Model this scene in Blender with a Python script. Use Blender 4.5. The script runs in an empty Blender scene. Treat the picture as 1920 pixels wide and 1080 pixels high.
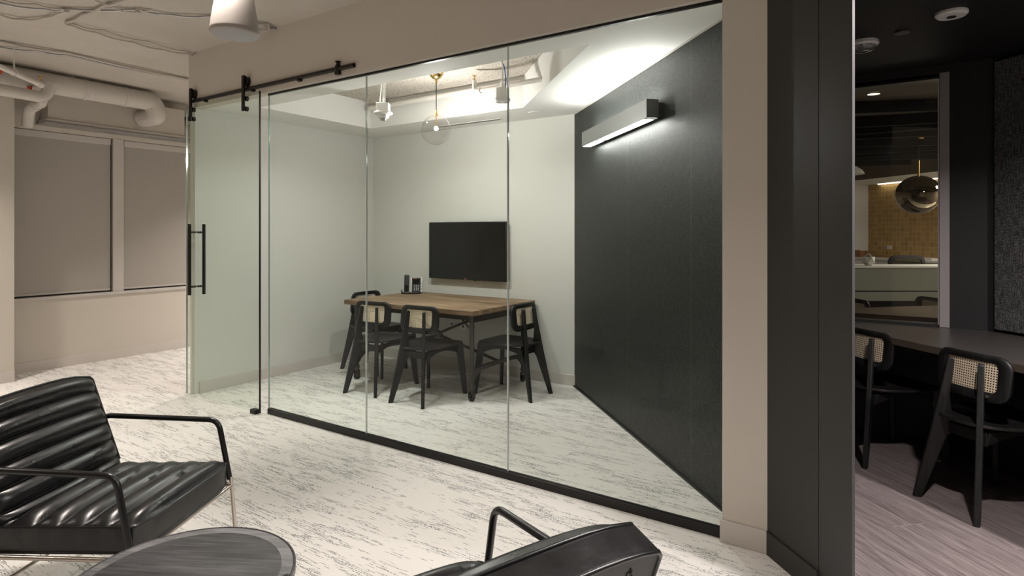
import bpy, math, random
from mathutils import Vector, Matrix
random.seed(7)
C = bpy.context.scene.collection
PI = math.pi
S2 = math.sqrt(0.5)

# ------------------------------------------------------------------ camera
cam_d = bpy.data.cameras.new('camera'); cam = bpy.data.objects.new('camera', cam_d); C.objects.link(cam)
cam.location = (0, 0, 1.4)
cam.rotation_euler = (PI/2, 0, math.atan(750/1128))
cam_d.sensor_width = 36; cam_d.lens = 36*1128/1920
cam_d.shift_y = -104/1920
cam_d.clip_start = 0.05; cam_d.clip_end = 60
bpy.context.scene.camera = cam

# ------------------------------------------------------------------ world + lights
vs = bpy.context.scene.view_settings
vs.view_transform = 'Standard'; vs.look = 'None'; vs.gamma = 1; vs.use_curve_mapping = False
vs.exposure = 0.0
bpy.context.scene.display_settings.display_device = 'sRGB'
w = bpy.data.worlds.new('world'); bpy.context.scene.world = w; w.use_nodes = True
w.node_tree.nodes['Background'].inputs[0].default_value = (0.9, 0.85, 0.8, 1)
w.node_tree.nodes['Background'].inputs[1].default_value = 0.0

def area(name, loc, size, power, col, rot=(0, 0, 0), size_y=None, spread=PI):
    d = bpy.data.lights.new(name, 'AREA'); d.energy = power; d.color = col; d.size = size
    d.spread = spread
    if size_y: d.shape = 'RECTANGLE'; d.size_y = size_y
    o = bpy.data.objects.new(name, d); C.objects.link(o); o.location = loc; o.rotation_euler = rot
    return o
def point(name, loc, r, power, col):
    d = bpy.data.lights.new(name, 'POINT'); d.energy = power; d.color = col; d.shadow_soft_size = r
    o = bpy.data.objects.new(name, d); C.objects.link(o); o.location = loc
    return o
WARM = (1.0, 0.905, 0.83)
NEUT = (1.0, 0.965, 0.93)
# lounge downlights behind and beside the camera
DS = math.radians(105)
def down(name, x, y, z, power, col, r=0.09, spread=DS):
    o = area(name, (x, y, z), 2*r, power, col, spread=spread); o.data.shape = 'DISK'; return o
down('lounge_downlight', -3.0, 1.78, 2.94, 24, WARM)
down('lounge_downlight', -0.55, 1.0, 2.94, 9, WARM)
down('lounge_downlight', -4.6, -0.6, 2.94, 28, WARM)
down('lounge_downlight', 0.9, -1.8, 2.94, 34, WARM)
down('corridor_downlight', -6.05, 4.75, 2.94, 64, WARM)
down('corridor_downlight', -6.2, 0.9, 2.94, 34, WARM)
# added fill light, hidden from view inside the meeting room ceiling cut-out
down('coffer_fill_light', -3.75, 3.42, 2.735, 14, (0.96, 1.0, 0.93), 0.06, math.radians(135))
# booth downlights
down('booth_downlight', 0.42, 2.30, 2.50, 40, (1.0, 0.93, 0.90), 0.05, math.radians(150))
down('booth_downlight', 1.75, 2.95, 2.50, 90, (1.0, 0.93, 0.90), 0.05, math.radians(150))
# reception beyond the booth window
area('reception_downlight', (1.45, 9.6, 2.56), 0.5, 150, (1.0, 0.90, 0.78))
area('reception_downlight', (1.3, 6.6, 2.56), 0.3, 20, (1.0, 0.88, 0.75))

# ------------------------------------------------------------------ materials
def mat(name, col, rough=0.6, metal=0.0, spec=0.5, coat=0.0):
    m = bpy.data.materials.new(name); m.use_nodes = True
    b = m.node_tree.nodes['Principled BSDF']
    b.inputs['Base Color'].default_value = (*col, 1)
    b.inputs['Roughness'].default_value = rough
    b.inputs['Metallic'].default_value = metal
    b.inputs['Specular IOR Level'].default_value = spec
    b.inputs['Coat Weight'].default_value = coat
    return m
class N:
    """small node-tree helper"""
    def __init__(s, m): s.m = m; s.t = m.node_tree; s.b = s.t.nodes['Principled BSDF']
    def n(s, typ, **kw):
        o = s.t.nodes.new(typ)
        for k, v in kw.items(): setattr(o, k, v)
        return o
    def l(s, a, b): s.t.links.new(a, b)
    def coord(s, scale=(1, 1, 1), rot=(0, 0, 0), kind='Object', loc=(0, 0, 0)):
        tc = s.n('ShaderNodeTexCoord'); mp = s.n('ShaderNodeMapping')
        mp.inputs['Scale'].default_value = scale; mp.inputs['Rotation'].default_value = rot
        mp.inputs['Location'].default_value = loc
        s.l(tc.outputs[kind], mp.inputs[0]); return mp.outputs[0]
    def noise(s, vec, scale=5, detail=3, rough=0.5):
        o = s.n('ShaderNodeTexNoise'); o.inputs['Scale'].default_value = scale
        o.inputs['Detail'].default_value = detail; o.inputs['Roughness'].default_value = rough
        s.l(vec, o.inputs['Vector']); return o.outputs['Fac']
    def ramp(s, fac, stops, interp='LINEAR'):
        o = s.n('ShaderNodeValToRGB'); o.color_ramp.interpolation = interp
        e = o.color_ramp.elements
        while len(e) < len(stops): e.new(0.5)
        for i, (p, c) in enumerate(stops):
            e[i].position = p; e[i].color = (c, c, c, 1) if isinstance(c, (int, float)) else (*c, 1)
        s.l(fac, o.inputs[0]); return o.outputs[0]
    def math(s, op, a, b=None, c=None):
        o = s.n('ShaderNodeMath', operation=op)
        for i, v in enumerate((a, b, c)):
            if v is None: continue
            if isinstance(v, (int, float)): o.inputs[i].default_value = v
            else: s.l(v, o.inputs[i])
        return o.outputs[0]
    def mix(s, fac, a, b, blend='MIX'):
        o = s.n('ShaderNodeMix', data_type='RGBA', blend_type=blend)
        for i, v in ((0, fac), (6, a), (7, b)):
            if isinstance(v, (int, float)): o.inputs[i].default_value = v
            elif isinstance(v, tuple): o.inputs[i].default_value = (*v, 1)
            else: s.l(v, o.inputs[i])
        return o.outputs[2]
    def bump(s, h, strength=0.2, dist=0.01):
        o = s.n('ShaderNodeBump'); o.inputs['Strength'].default_value = strength
        o.inputs['Distance'].default_value = dist
        s.l(h, o.inputs['Height']); s.l(o.outputs[0], s.b.inputs['Normal'])
    def sep(s, vec):
        o = s.n('ShaderNodeSeparateXYZ'); s.l(vec, o.inputs[0]); return o.outputs
    def comb(s, x, y, z=0.0):
        o = s.n('ShaderNodeCombineXYZ')
        for i, v in enumerate((x, y, z)):
            if isinstance(v, (int, float)): o.inputs[i].default_value = v
            else: s.l(v, o.inputs[i])
        return o.outputs[0]

def paint(name, col, rough=0.7, bump=0.06):
    m = mat(name, col, rough, spec=0.3); k = N(m)
    h = k.noise(k.coord(), 220, 2); k.bump(h, bump, 0.002)
    return m
M = {}
M['wall'] = paint('greige_wall_paint', (0.60, 0.555, 0.495))
M['room_wall'] = paint('pale_wall_paint', (0.66, 0.66, 0.62))
M['base'] = paint('light_baseboard', (0.60, 0.56, 0.52), 0.5)
M['white'] = paint('white_ceiling_paint', (0.80, 0.79, 0.77))
M['dark_wall'] = paint('charcoal_wall_paint', (0.027, 0.026, 0.025), 0.45)
M['jamb'] = mat('charcoal_jamb_metal', (0.020, 0.019, 0.019), 0.36, spec=0.4)
M['booth_dark'] = paint('black_booth_paint', (0.015, 0.0145, 0.015), 0.55)
M['speaker'] = paint('speaker_shell', (0.40, 0.365, 0.335), 0.5)
M['black_metal'] = mat('black_powder_metal', (0.012, 0.011, 0.011), 0.35, 0.3)
M['rail_metal'] = mat('dark_bronze_metal', (0.018, 0.014, 0.012), 0.35, 0.6)
M['nickel'] = mat('brushed_nickel', (0.62, 0.56, 0.50), 0.28, 1.0)
M['steel'] = mat('satin_steel', (0.45, 0.45, 0.46), 0.3, 1.0)
M['brass'] = mat('brushed_brass', (0.62, 0.42, 0.17), 0.25, 1.0)
M['iron'] = mat('aged_iron', (0.060, 0.052, 0.047), 0.5, 0.5)
M['plastic_white'] = mat('white_plastic', (0.75, 0.73, 0.70), 0.4)
M['plastic_black'] = mat('black_plastic', (0.010, 0.010, 0.011), 0.35)
M['plastic_grey'] = mat('silver_plastic', (0.72, 0.72, 0.70), 0.35)
M['screen'] = mat('dark_screen', (0.004, 0.004, 0.004), 0.12)
M['blue'] = mat('blue_cable_jacket', (0.03, 0.10, 0.35), 0.4)
M['red'] = mat('orange_red_paint', (0.65, 0.07, 0.02), 0.5)
M['clear'] = mat('clear_plastic', (0.8, 0.8, 0.8), 0.1)
M['piping'] = mat('black_leather_piping', (0.012, 0.012, 0.013), 0.28)

def concrete():
    m = mat('painted_concrete_ceiling', (0.56, 0.52, 0.47), 0.8, spec=0.2); k = N(m)
    v = k.coord()
    n1 = k.noise(v, 1.3, 5, 0.6); n2 = k.noise(v, 38, 3)
    sp = k.noise(k.coord((1, 2.2, 1)), 9, 4, 0.7)
    spots = k.ramp(sp, [(0.0, 0.0), (0.715, 0.0), (0.74, 1.0)])
    base = k.mix(k.ramp(n1, [(0.3, 0.0), (0.7, 1.0)]), (0.52, 0.48, 0.43), (0.60, 0.56, 0.51))
    c = k.mix(k.math('MULTIPLY', spots, 0.55), base, (0.22, 0.19, 0.16))
    k.l(c, k.b.inputs['Base Color'])
    k.bump(k.math('ADD', n2, k.math('MULTIPLY', n1, 1.5)), 0.35, 0.01)
    return m
M['concrete'] = concrete()

def carpet():
    m = mat('streaked_carpet', (0.7, 0.68, 0.64), 0.95, spec=0.1); k = N(m)
    o = k.sep(k.coord())
    X, Y = o[0], o[1]
    # carpet planks 1.0 x 0.25 m with their own offset
    row = k.math('FLOOR', k.math('DIVIDE', Y, 0.25))
    xs = k.math('ADD', X, k.math('MULTIPLY', row, 0.37))
    colm = k.math('FLOOR', xs)
    wn = k.n('ShaderNodeTexWhiteNoise', noise_dimensions='2D'); k.l(k.comb(row, colm), wn.inputs['Vector'])
    off = k.math('MULTIPLY', wn.outputs['Value'], 37.0)
    vx = k.math('ADD', X, off)
    # broad patches where streaks are dense
    patch = k.noise(k.comb(k.math('MULTIPLY', vx, 2.2), k.math('MULTIPLY', Y, 13.0), off), 1.0, 3, 0.6)
    pm = k.ramp(patch, [(0.42, 0.10), (0.57, 1.0)])
    # fine broken threads in rows along x
    q = k.math('DIVIDE', k.math('ADD', Y, k.math('MULTIPLY', k.noise(k.comb(k.math('MULTIPLY', X, 9.0), 0.0), 1.0, 1), 0.004)), 0.0048)
    ri = k.math('FLOOR', q); fr_ = k.math('SUBTRACT', q, ri)
    on = k.noise(k.comb(k.math('MULTIPLY', vx, 7.0), k.math('MULTIPLY', ri, 13.37)), 1.0, 2, 0.6)
    thr = k.math('SUBTRACT', 0.66, k.math('MULTIPLY', pm, 0.185))
    sm = k.ramp(k.math('SUBTRACT', on, thr), [(0.0, 0.0), (0.05, 1.0)])
    dt = k.noise(k.comb(k.math('MULTIPLY', vx, 150.0), k.math('MULTIPLY', ri, 7.7)), 1.0, 1)
    dm = k.ramp(dt, [(0.46, 0.0), (0.54, 1.0)])
    ln = k.math('LESS_THAN', k.math('ABSOLUTE', k.math('SUBTRACT', fr_, 0.5)), 0.36)
    a = k.math('MULTIPLY', k.math('MULTIPLY', sm, ln), k.math('ADD', k.math('MULTIPLY', dm, 0.8), 0.2))
    # bold black stitches on a few rows
    rr = k.math('FLOOR', k.math('DIVIDE', Y, 0.0125))
    wr = k.n('ShaderNodeTexWhiteNoise', noise_dimensions='2D'); k.l(k.comb(rr, colm), wr.inputs['Vector'])
    bold = k.math('GREATER_THAN', wr.outputs['Value'], 0.962)
    seg = k.math('GREATER_THAN', k.noise(k.comb(k.math('MULTIPLY', vx, 3.0), rr, 0.0), 1.0, 1), 0.53)
    zz = k.math('PINGPONG', k.math('MULTIPLY', vx, 1.0), 0.011)
    yy = k.math('SUBTRACT', k.math('FLOORED_MODULO', Y, 0.0125), 0.0015)
    line = k.math('LESS_THAN', k.math('ABSOLUTE', k.math('SUBTRACT', yy, k.math('MULTIPLY', zz, 0.6))), 0.0021)
    brk = k.math('GREATER_THAN', k.noise(k.comb(k.math('MULTIPLY', vx, 60.0), rr, 0.0), 1.0, 1), 0.47)
    bd = k.math('MULTIPLY', k.math('MULTIPLY', bold, seg), k.math('MULTIPLY', line, brk))
    grain = k.noise(k.coord(), 420, 2)
    base = k.mix(k.ramp(grain, [(0.3, 0.0), (0.7, 1.0)]), (0.66, 0.635, 0.60), (0.82, 0.80, 0.765))
    # seams between planks
    sy = k.math('LESS_THAN', k.math('FLOORED_MODULO', Y, 0.25), 0.0018)
    sx = k.math('LESS_THAN', k.math('FLOORED_MODULO', xs, 1.0), 0.0025)
    seam = k.math('MULTIPLY', k.math('MAXIMUM', sy, sx), 0.22)
    c1 = k.mix(k.math('MULTIPLY', a, 0.87), base, (0.05, 0.053, 0.06))
    c2 = k.mix(seam, c1, (0.25, 0.23, 0.21))
    c3 = k.mix(k.math('MULTIPLY', bd, 0.95), c2, (0.012, 0.012, 0.014))
    k.l(c3, k.b.inputs['Base Color'])
    k.bump(grain, 0.5, 0.003)
    return m
M['carpet'] = carpet()

def plank_floor():
    m = mat('mauve_oak_planks', (0.3, 0.25, 0.24), 0.42, spec=0.4); k = N(m)
    o = k.sep(k.coord(rot=(0, 0, PI/4)))       # u runs along the planks
    U, V = o[0], o[1]
    row = k.math('FLOOR', k.math('DIVIDE', V, 0.18))
    us = k.math('ADD', U, k.math('MULTIPLY', row, 0.47))
    cm = k.math('FLOOR', k.math('DIVIDE', us, 1.22))
    wn = k.n('ShaderNodeTexWhiteNoise', noise_dimensions='2D'); k.l(k.comb(row, cm), wn.inputs['Vector'])
    off = k.math('MULTIPLY', wn.outputs['Value'], 20.0)
    g1 = k.noise(k.comb(k.math('ADD', k.math('MULTIPLY', U, 1.8), off), k.math('MULTIPLY', V, 38.0), off), 1.0, 5, 0.65)
    g2 = k.noise(k.comb(k.math('MULTIPLY', U, 9.0), k.math('MULTIPLY', V, 260.0), off), 1.0, 3, 0.6)
    g = k.math('ADD', k.math('MULTIPLY', g1, 0.6), k.math('MULTIPLY', g2, 0.4))
    c = k.ramp(g, [(0.34, (0.10, 0.080, 0.078)), (0.47, (0.20, 0.165, 0.162)), (0.64, (0.28, 0.24, 0.235))])
    t = k.mix(k.math('MULTIPLY', wn.outputs['Value'], 0.25), c, (0.24, 0.20, 0.19))
    g3 = k.noise(k.comb(k.math('MULTIPLY', U, 7.0), k.math('MULTIPLY', V, 420.0), off), 1.0, 2, 0.6)
    t = k.mix(k.math('MULTIPLY', k.ramp(g3, [(0.52, 0.0), (0.60, 1.0)]), 0.60), t, (0.045, 0.035, 0.034))
    sx = k.math('LESS_THAN', k.math('FLOORED_MODULO', us, 1.22), 0.003)
    sy = k.math('LESS_THAN', k.math('FLOORED_MODULO', V, 0.18), 0.0015)
    t2 = k.mix(k.math('MULTIPLY', sx, 0.45), t, (0.45, 0.40, 0.38))
    t3 = k.mix(k.math('MULTIPLY', sy, 0.5), t2, (0.05, 0.04, 0.04))
    k.l(t3, k.b.inputs['Base Color']); k.bump(g, 0.25, 0.003)
    return m
M['planks'] = plank_floor()

def wallcovering(name, rotz, c_lo, c_hi, seams=True, rough=0.42, flecks=0.5):
    m = mat(name, c_lo, rough, spec=0.35); k = N(m)
    o = k.sep(k.coord(rot=(0, 0, rotz)))      # u = along wall
    U, Z = o[0], o[2]
    f1 = k.noise(k.comb(k.math('MULTIPLY', U, 190.0), k.math('MULTIPLY', Z, 14.0)), 1.0, 3, 0.7)
    f2 = k.noise(k.comb(k.math('MULTIPLY', U, 22.0), k.math('MULTIPLY', Z, 230.0)), 1.0, 2, 0.6)
    f3 = k.noise(k.comb(k.math('MULTIPLY', U, 260.0), k.math('MULTIPLY', Z, 90.0)), 1.0, 1, 0.6)
    f = k.math('ADD', k.math('MULTIPLY', f1, 0.6), k.math('MULTIPLY', f2, 0.4))
    c = k.mix(k.ramp(f, [(0.45, 0.0), (0.58, 1.0)]), c_lo, c_hi)
    c = k.mix(k.math('MULTIPLY', k.ramp(f3, [(0.60, 0.0), (0.70, 1.0)]), flecks), c, tuple(min(1, v*6) for v in c_hi))
    if seams:
        s = k.math('LESS_THAN', k.math('FLOORED_MODULO', k.math('ADD', U, 0.33), 0.92), 0.004)
        c = k.mix(k.math('MULTIPLY', s, 0.6), c, (0.10, 0.10, 0.09))
    k.l(c, k.b.inputs['Base Color']); k.bump(f, 0.45, 0.003)
    return m
M['grasscloth'] = wallcovering('black_woven_wallcovering', PI/4, (0.003, 0.0037, 0.0034), (0.024, 0.029, 0.027), rough=0.5)
M['felt'] = wallcovering('charcoal_felt_panel', PI/4, (0.035, 0.035, 0.037), (0.15, 0.148, 0.15), False, 0.8, 0.35)

def leather():
    m = mat('worn_black_leather', (0.012, 0.012, 0.013), 0.3, spec=0.55); k = N(m)
    v = k.coord()
    n1 = k.noise(v, 7, 4, 0.6)
    wv = k.n('ShaderNodeTexNoise'); wv.inputs['Scale'].default_value = 5; k.l(v, wv.inputs['Vector'])
    scr = k.noise(k.mix(0.35, v, wv.outputs['Color']), 30, 5, 0.7)
    sm = k.ramp(scr, [(0.50, 0.0), (0.515, 0.6), (0.53, 0.0)])
    sm = k.math('MULTIPLY', sm, k.ramp(n1, [(0.45, 0.0), (0.62, 1.0)]))
    c = k.mix(sm, (0.010, 0.010, 0.011), (0.06, 0.06, 0.059))
    k.l(c, k.b.inputs['Base Color'])
    k.l(k.ramp(n1, [(0.3, 0.24), (0.7, 0.40)]), k.b.inputs['Roughness'])
    vo = k.n('ShaderNodeTexVoronoi'); vo.inputs['Scale'].default_value = 260; k.l(v, vo.inputs['Vector'])
    wr = k.noise(k.coord((1, 9, 9)), 9, 4, 0.6)
    k.bump(k.math('ADD', k.math('MULTIPLY', vo.outputs['Distance'], 0.12), k.math('MULTIPLY', wr, 0.35)), 0.22, 0.004)
    return m
M['leather'] = leather()

def wood(name, lo, mid, hi, rough=0.5, su=3.0, sv=60.0, along='x', spec=0.4, bump=0.2):
    m = mat(name, mid, rough, spec=spec); k = N(m)
    o = k.sep(k.coord())
    a, b = (o[0], o[1]) if along == 'x' else ((o[2], o[0]) if along == 'z' else (o[1], o[0]))
    c3 = o[2] if along != 'z' else o[1]
    g = k.noise(k.comb(k.math('MULTIPLY', a, su), k.math('MULTIPLY', b, sv), k.math('MULTIPLY', c3, sv)), 1.0, 5, 0.65)
    g2 = k.noise(k.comb(k.math('MULTIPLY', a, su*0.7), k.math('MULTIPLY', b, sv*0.16), c3), 1.0, 3, 0.6)
    gg = k.math('ADD', k.math('MULTIPLY', g, 0.55), k.math('MULTIPLY', g2, 0.45))
    k.l(k.ramp(gg, [(0.36, lo), (0.5, mid), (0.64, hi)]), k.b.inputs['Base Color'])
    k.bump(g, bump, 0.002)
    return m
M['table_wood'] = wood('weathered_brown_wood', (0.105, 0.062, 0.034), (0.22, 0.145, 0.088), (0.36, 0.26, 0.17), 0.55)
M['black_wood'] = wood('black_stained_ash', (0.007, 0.007, 0.007), (0.012, 0.012, 0.012), (0.020, 0.020, 0.020), 0.45, 4, 120, 'z', 0.32)
M['seat_wood'] = wood('black_stained_seat', (0.008, 0.0075, 0.0075), (0.014, 0.013, 0.013), (0.026, 0.024, 0.023), 0.42, 4, 120, 'y', 0.45)
M['coffee_top'] = wood('charcoal_stained_wood', (0.030, 0.030, 0.033), (0.062, 0.062, 0.067), (0.13, 0.13, 0.138), 0.36, 5, 90, 'x', 0.5)
M['coffee_rim'] = wood('grey_worn_wood_rim', (0.085, 0.085, 0.088), (0.17, 0.17, 0.175), (0.28, 0.28, 0.285), 0.40, 8, 110, 'x', 0.5)
M['walnut'] = wood('dark_walnut', (0.028, 0.013, 0.006), (0.060, 0.030, 0.014), (0.10, 0.052, 0.026), 0.30, 3, 50)
M['box_wood'] = wood('brown_wood_box', (0.16, 0.07, 0.03), (0.26, 0.12, 0.05), (0.36, 0.19, 0.09), 0.5, 4, 60)
M['counter'] = mat('dark_brown_laminate', (0.046, 0.040, 0.038), 0.34, spec=0.5)
M['counter_edge'] = mat('bronze_counter_edge', (0.16, 0.125, 0.10), 0.35, 0.5)

def cane():
    m = mat('woven_cane', (0.68, 0.54, 0.36), 0.6); k = N(m)
    o = k.sep(k.coord())
    p = 0.0125
    fx = k.math('SUBTRACT', k.math('FLOORED_MODULO', o[0], p), p/2)
    fz = k.math('SUBTRACT', k.math('FLOORED_MODULO', o[2], p), p/2)
    d = k.math('SQRT', k.math('ADD', k.math('POWER', fx, 2.0), k.math('POWER', fz, 2.0)))
    hole = k.math('LESS_THAN', d, 0.0036)
    st = k.noise(k.coord((420, 420, 420)), 1.0, 1)
    c = k.mix(st, (0.66, 0.52, 0.34), (0.90, 0.79, 0.62))
    k.l(c, k.b.inputs['Base Color'])
    tr = k.n('ShaderNodeBsdfTransparent'); mx = k.n('ShaderNodeMixShader')
    out = k.t.nodes['Material Output']
    k.l(hole, mx.inputs[0]); k.l(k.b.outputs[0], mx.inputs[1]); k.l(tr.outputs[0], mx.inputs[2]); k.l(mx.outputs[0], out.inputs[0])
    return m
M['cane'] = cane()

def glass(name, tint, ior=1.5, boost=1.0):
    m = bpy.data.materials.new(name); m.use_nodes = True; t = m.node_tree
    for n in list(t.nodes):
        if n.type != 'OUTPUT_MATERIAL': t.nodes.remove(n)
    tr = t.nodes.new('ShaderNodeBsdfTransparent'); tr.inputs[0].default_value = (*tint, 1)
    gl = t.nodes.new('ShaderNodeBsdfGlossy'); gl.inputs['Roughness'].default_value = 0.0
    fr = t.nodes.new('ShaderNodeFresnel'); fr.inputs[0].default_value = ior
    mu = t.nodes.new('ShaderNodeMath'); mu.operation = 'MULTIPLY'; mu.inputs[1].default_value = boost
    mx = t.nodes.new('ShaderNodeMixShader')
    L = t.links.new
    ge = t.nodes.new('ShaderNodeNewGeometry'); fb = t.nodes.new('ShaderNodeMath'); fb.operation = 'SUBTRACT'; fb.inputs[0].default_value = 1
    L(ge.outputs['Backfacing'], fb.inputs[1]); m2 = t.nodes.new('ShaderNodeMath'); m2.operation = 'MULTIPLY'
    L(fr.outputs[0], mu.inputs[0]); L(mu.outputs[0], m2.inputs[0]); L(fb.outputs[0], m2.inputs[1]); L(m2.outputs[0], mx.inputs[0]); L(tr.outputs[0], mx.inputs[1]); L(gl.outputs[0], mx.inputs[2])
    L(mx.outputs[0], t.nodes['Material Output'].inputs[0])
    return m
M['glass'] = glass('clear_partition_glass', (0.965, 0.988, 0.972), 1.45, 0.4)
M['door_glass'] = glass('green_tinted_door_glass', (0.93, 0.96, 0.93), 1.45, 0.4)
M['booth_glass'] = glass('booth_window_glass', (0.93, 0.95, 0.93), 1.5, 1.0)
M['bulb_glass'] = glass('clear_bulb_glass', (0.965, 0.955, 0.95), 1.5, 1.5)
M['glass_edge'] = mat('polished_glass_edge', (0.30, 0.38, 0.34), 0.08, 0.4, spec=1.0)
M['glass_seam'] = mat('glass_joint', (0.62, 0.66, 0.64), 0.12, 0.3, spec=1.0)
M['smoke'] = mat('smoked_mirror', (0.16, 0.13, 0.09), 0.04, 1.0)

def emit(name, col, strength):
    m = bpy.data.materials.new(name); m.use_nodes = True; t = m.node_tree
    b = t.nodes['Principled BSDF']; b.inputs['Base Color'].default_value = (*col, 1)
    b.inputs['Emission Color'].default_value = (*col, 1); b.inputs['Emission Strength'].default_value = strength
    return m
M['led'] = emit('linear_lamp_diffuser', (1.0, 0.97, 0.94), 45)
M['led_up'] = emit('uplight_diffuser', (1.0, 0.97, 0.94), 50)
M['bulb'] = emit('glowing_bulb', (1.0, 0.90, 0.82), 150)
M['recep_led'] = emit('reception_strip_light', (1.0, 0.93, 0.82), 3.5)
M['can'] = emit('downlight_lens', (1.0, 0.94, 0.82), 0.8)

def tile():
    m = mat('mustard_square_tile', (0.5, 0.33, 0.1), 0.3, spec=0.5); k = N(m)
    o = k.sep(k.coord(rot=(0, 0, PI/4)))
    p = 0.088
    a = k.math('DIVIDE', o[0], p); b = k.math('DIVIDE', o[2], p)
    wn = k.n('ShaderNodeTexWhiteNoise', noise_dimensions='2D')
    k.l(k.comb(k.math('FLOOR', a), k.math('FLOOR', b)), wn.inputs['Vector'])
    c = k.mix(wn.outputs['Value'], (0.40, 0.235, 0.060), (0.56, 0.36, 0.12))
    ga = k.math('LESS_THAN', k.math('FLOORED_MODULO', a, 1.0), 0.06); gb = k.math('LESS_THAN', k.math('FLOORED_MODULO', b, 1.0), 0.06)
    g = k.math('MAXIMUM', ga, gb)
    k.l(k.mix(g, c, (0.62, 0.52, 0.36)), k.b.inputs['Base Color'])
    return m
M['tile'] = tile()
def speckle():
    m = mat('sprayed_mineral_board', (0.62, 0.55, 0.49), 0.95, spec=0.1); k = N(m)
    n = k.noise(k.coord(), 75, 4, 0.75)
    k.l(k.ramp(n, [(0.36, (0.24, 0.20, 0.17)), (0.47, (0.60, 0.54, 0.48)), (0.7, (0.74, 0.69, 0.63))]), k.b.inputs['Base Color'])
    k.bump(n, 0.8, 0.01)
    return m
M['mineral'] = speckle()
def wrap():
    m = mat('white_canvas_pipe_wrap', (0.60, 0.57, 0.53), 0.75, spec=0.25); k = N(m)
    n = k.noise(k.coord((1, 1, 1)), 16, 5, 0.6); n2 = k.noise(k.coord((1, 0.3, 1)), 60, 3)
    k.bump(k.math('ADD', n, k.math('MULTIPLY', n2, 0.2)), 0.6, 0.012)
    return m
M['wrap'] = wrap()
M['blind'] = paint('grey_roller_fabric', (0.40, 0.375, 0.34), 0.85, 0.05)
M['frame_paint'] = paint('painted_window_frame', (0.56, 0.53, 0.50), 0.5)
M['pipe_white'] = paint('white_painted_pipe', (0.70, 0.66, 0.62), 0.5)
M['desk_panel'] = paint('sage_grey_panel', (0.30, 0.32, 0.27), 0.5)
M['desk_top'] = mat('white_quartz', (0.78, 0.77, 0.73), 0.25)
M['ribbon'] = mat('black_ceiling_ribbon', (0.006, 0.006, 0.006), 0.8)
M['black_ceiling'] = mat('dark_brown_ceiling', (0.16, 0.135, 0.10), 0.8)
M['ceramic'] = mat('pale_ceramic', (0.60, 0.60, 0.56), 0.35)
M['mesh_fabric'] = mat('black_mesh_fabric', (0.012, 0.011, 0.010), 0.7)
M['recep_carpet'] = paint('grey_carpet', (0.18, 0.165, 0.17), 0.9)
M['thread'] = mat('black_stitching', (0.003, 0.003, 0.003), 0.7)
M['back_leather'] = mat('matte_black_leather', (0.018, 0.0165, 0.0155), 0.5, spec=0.4)

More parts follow.
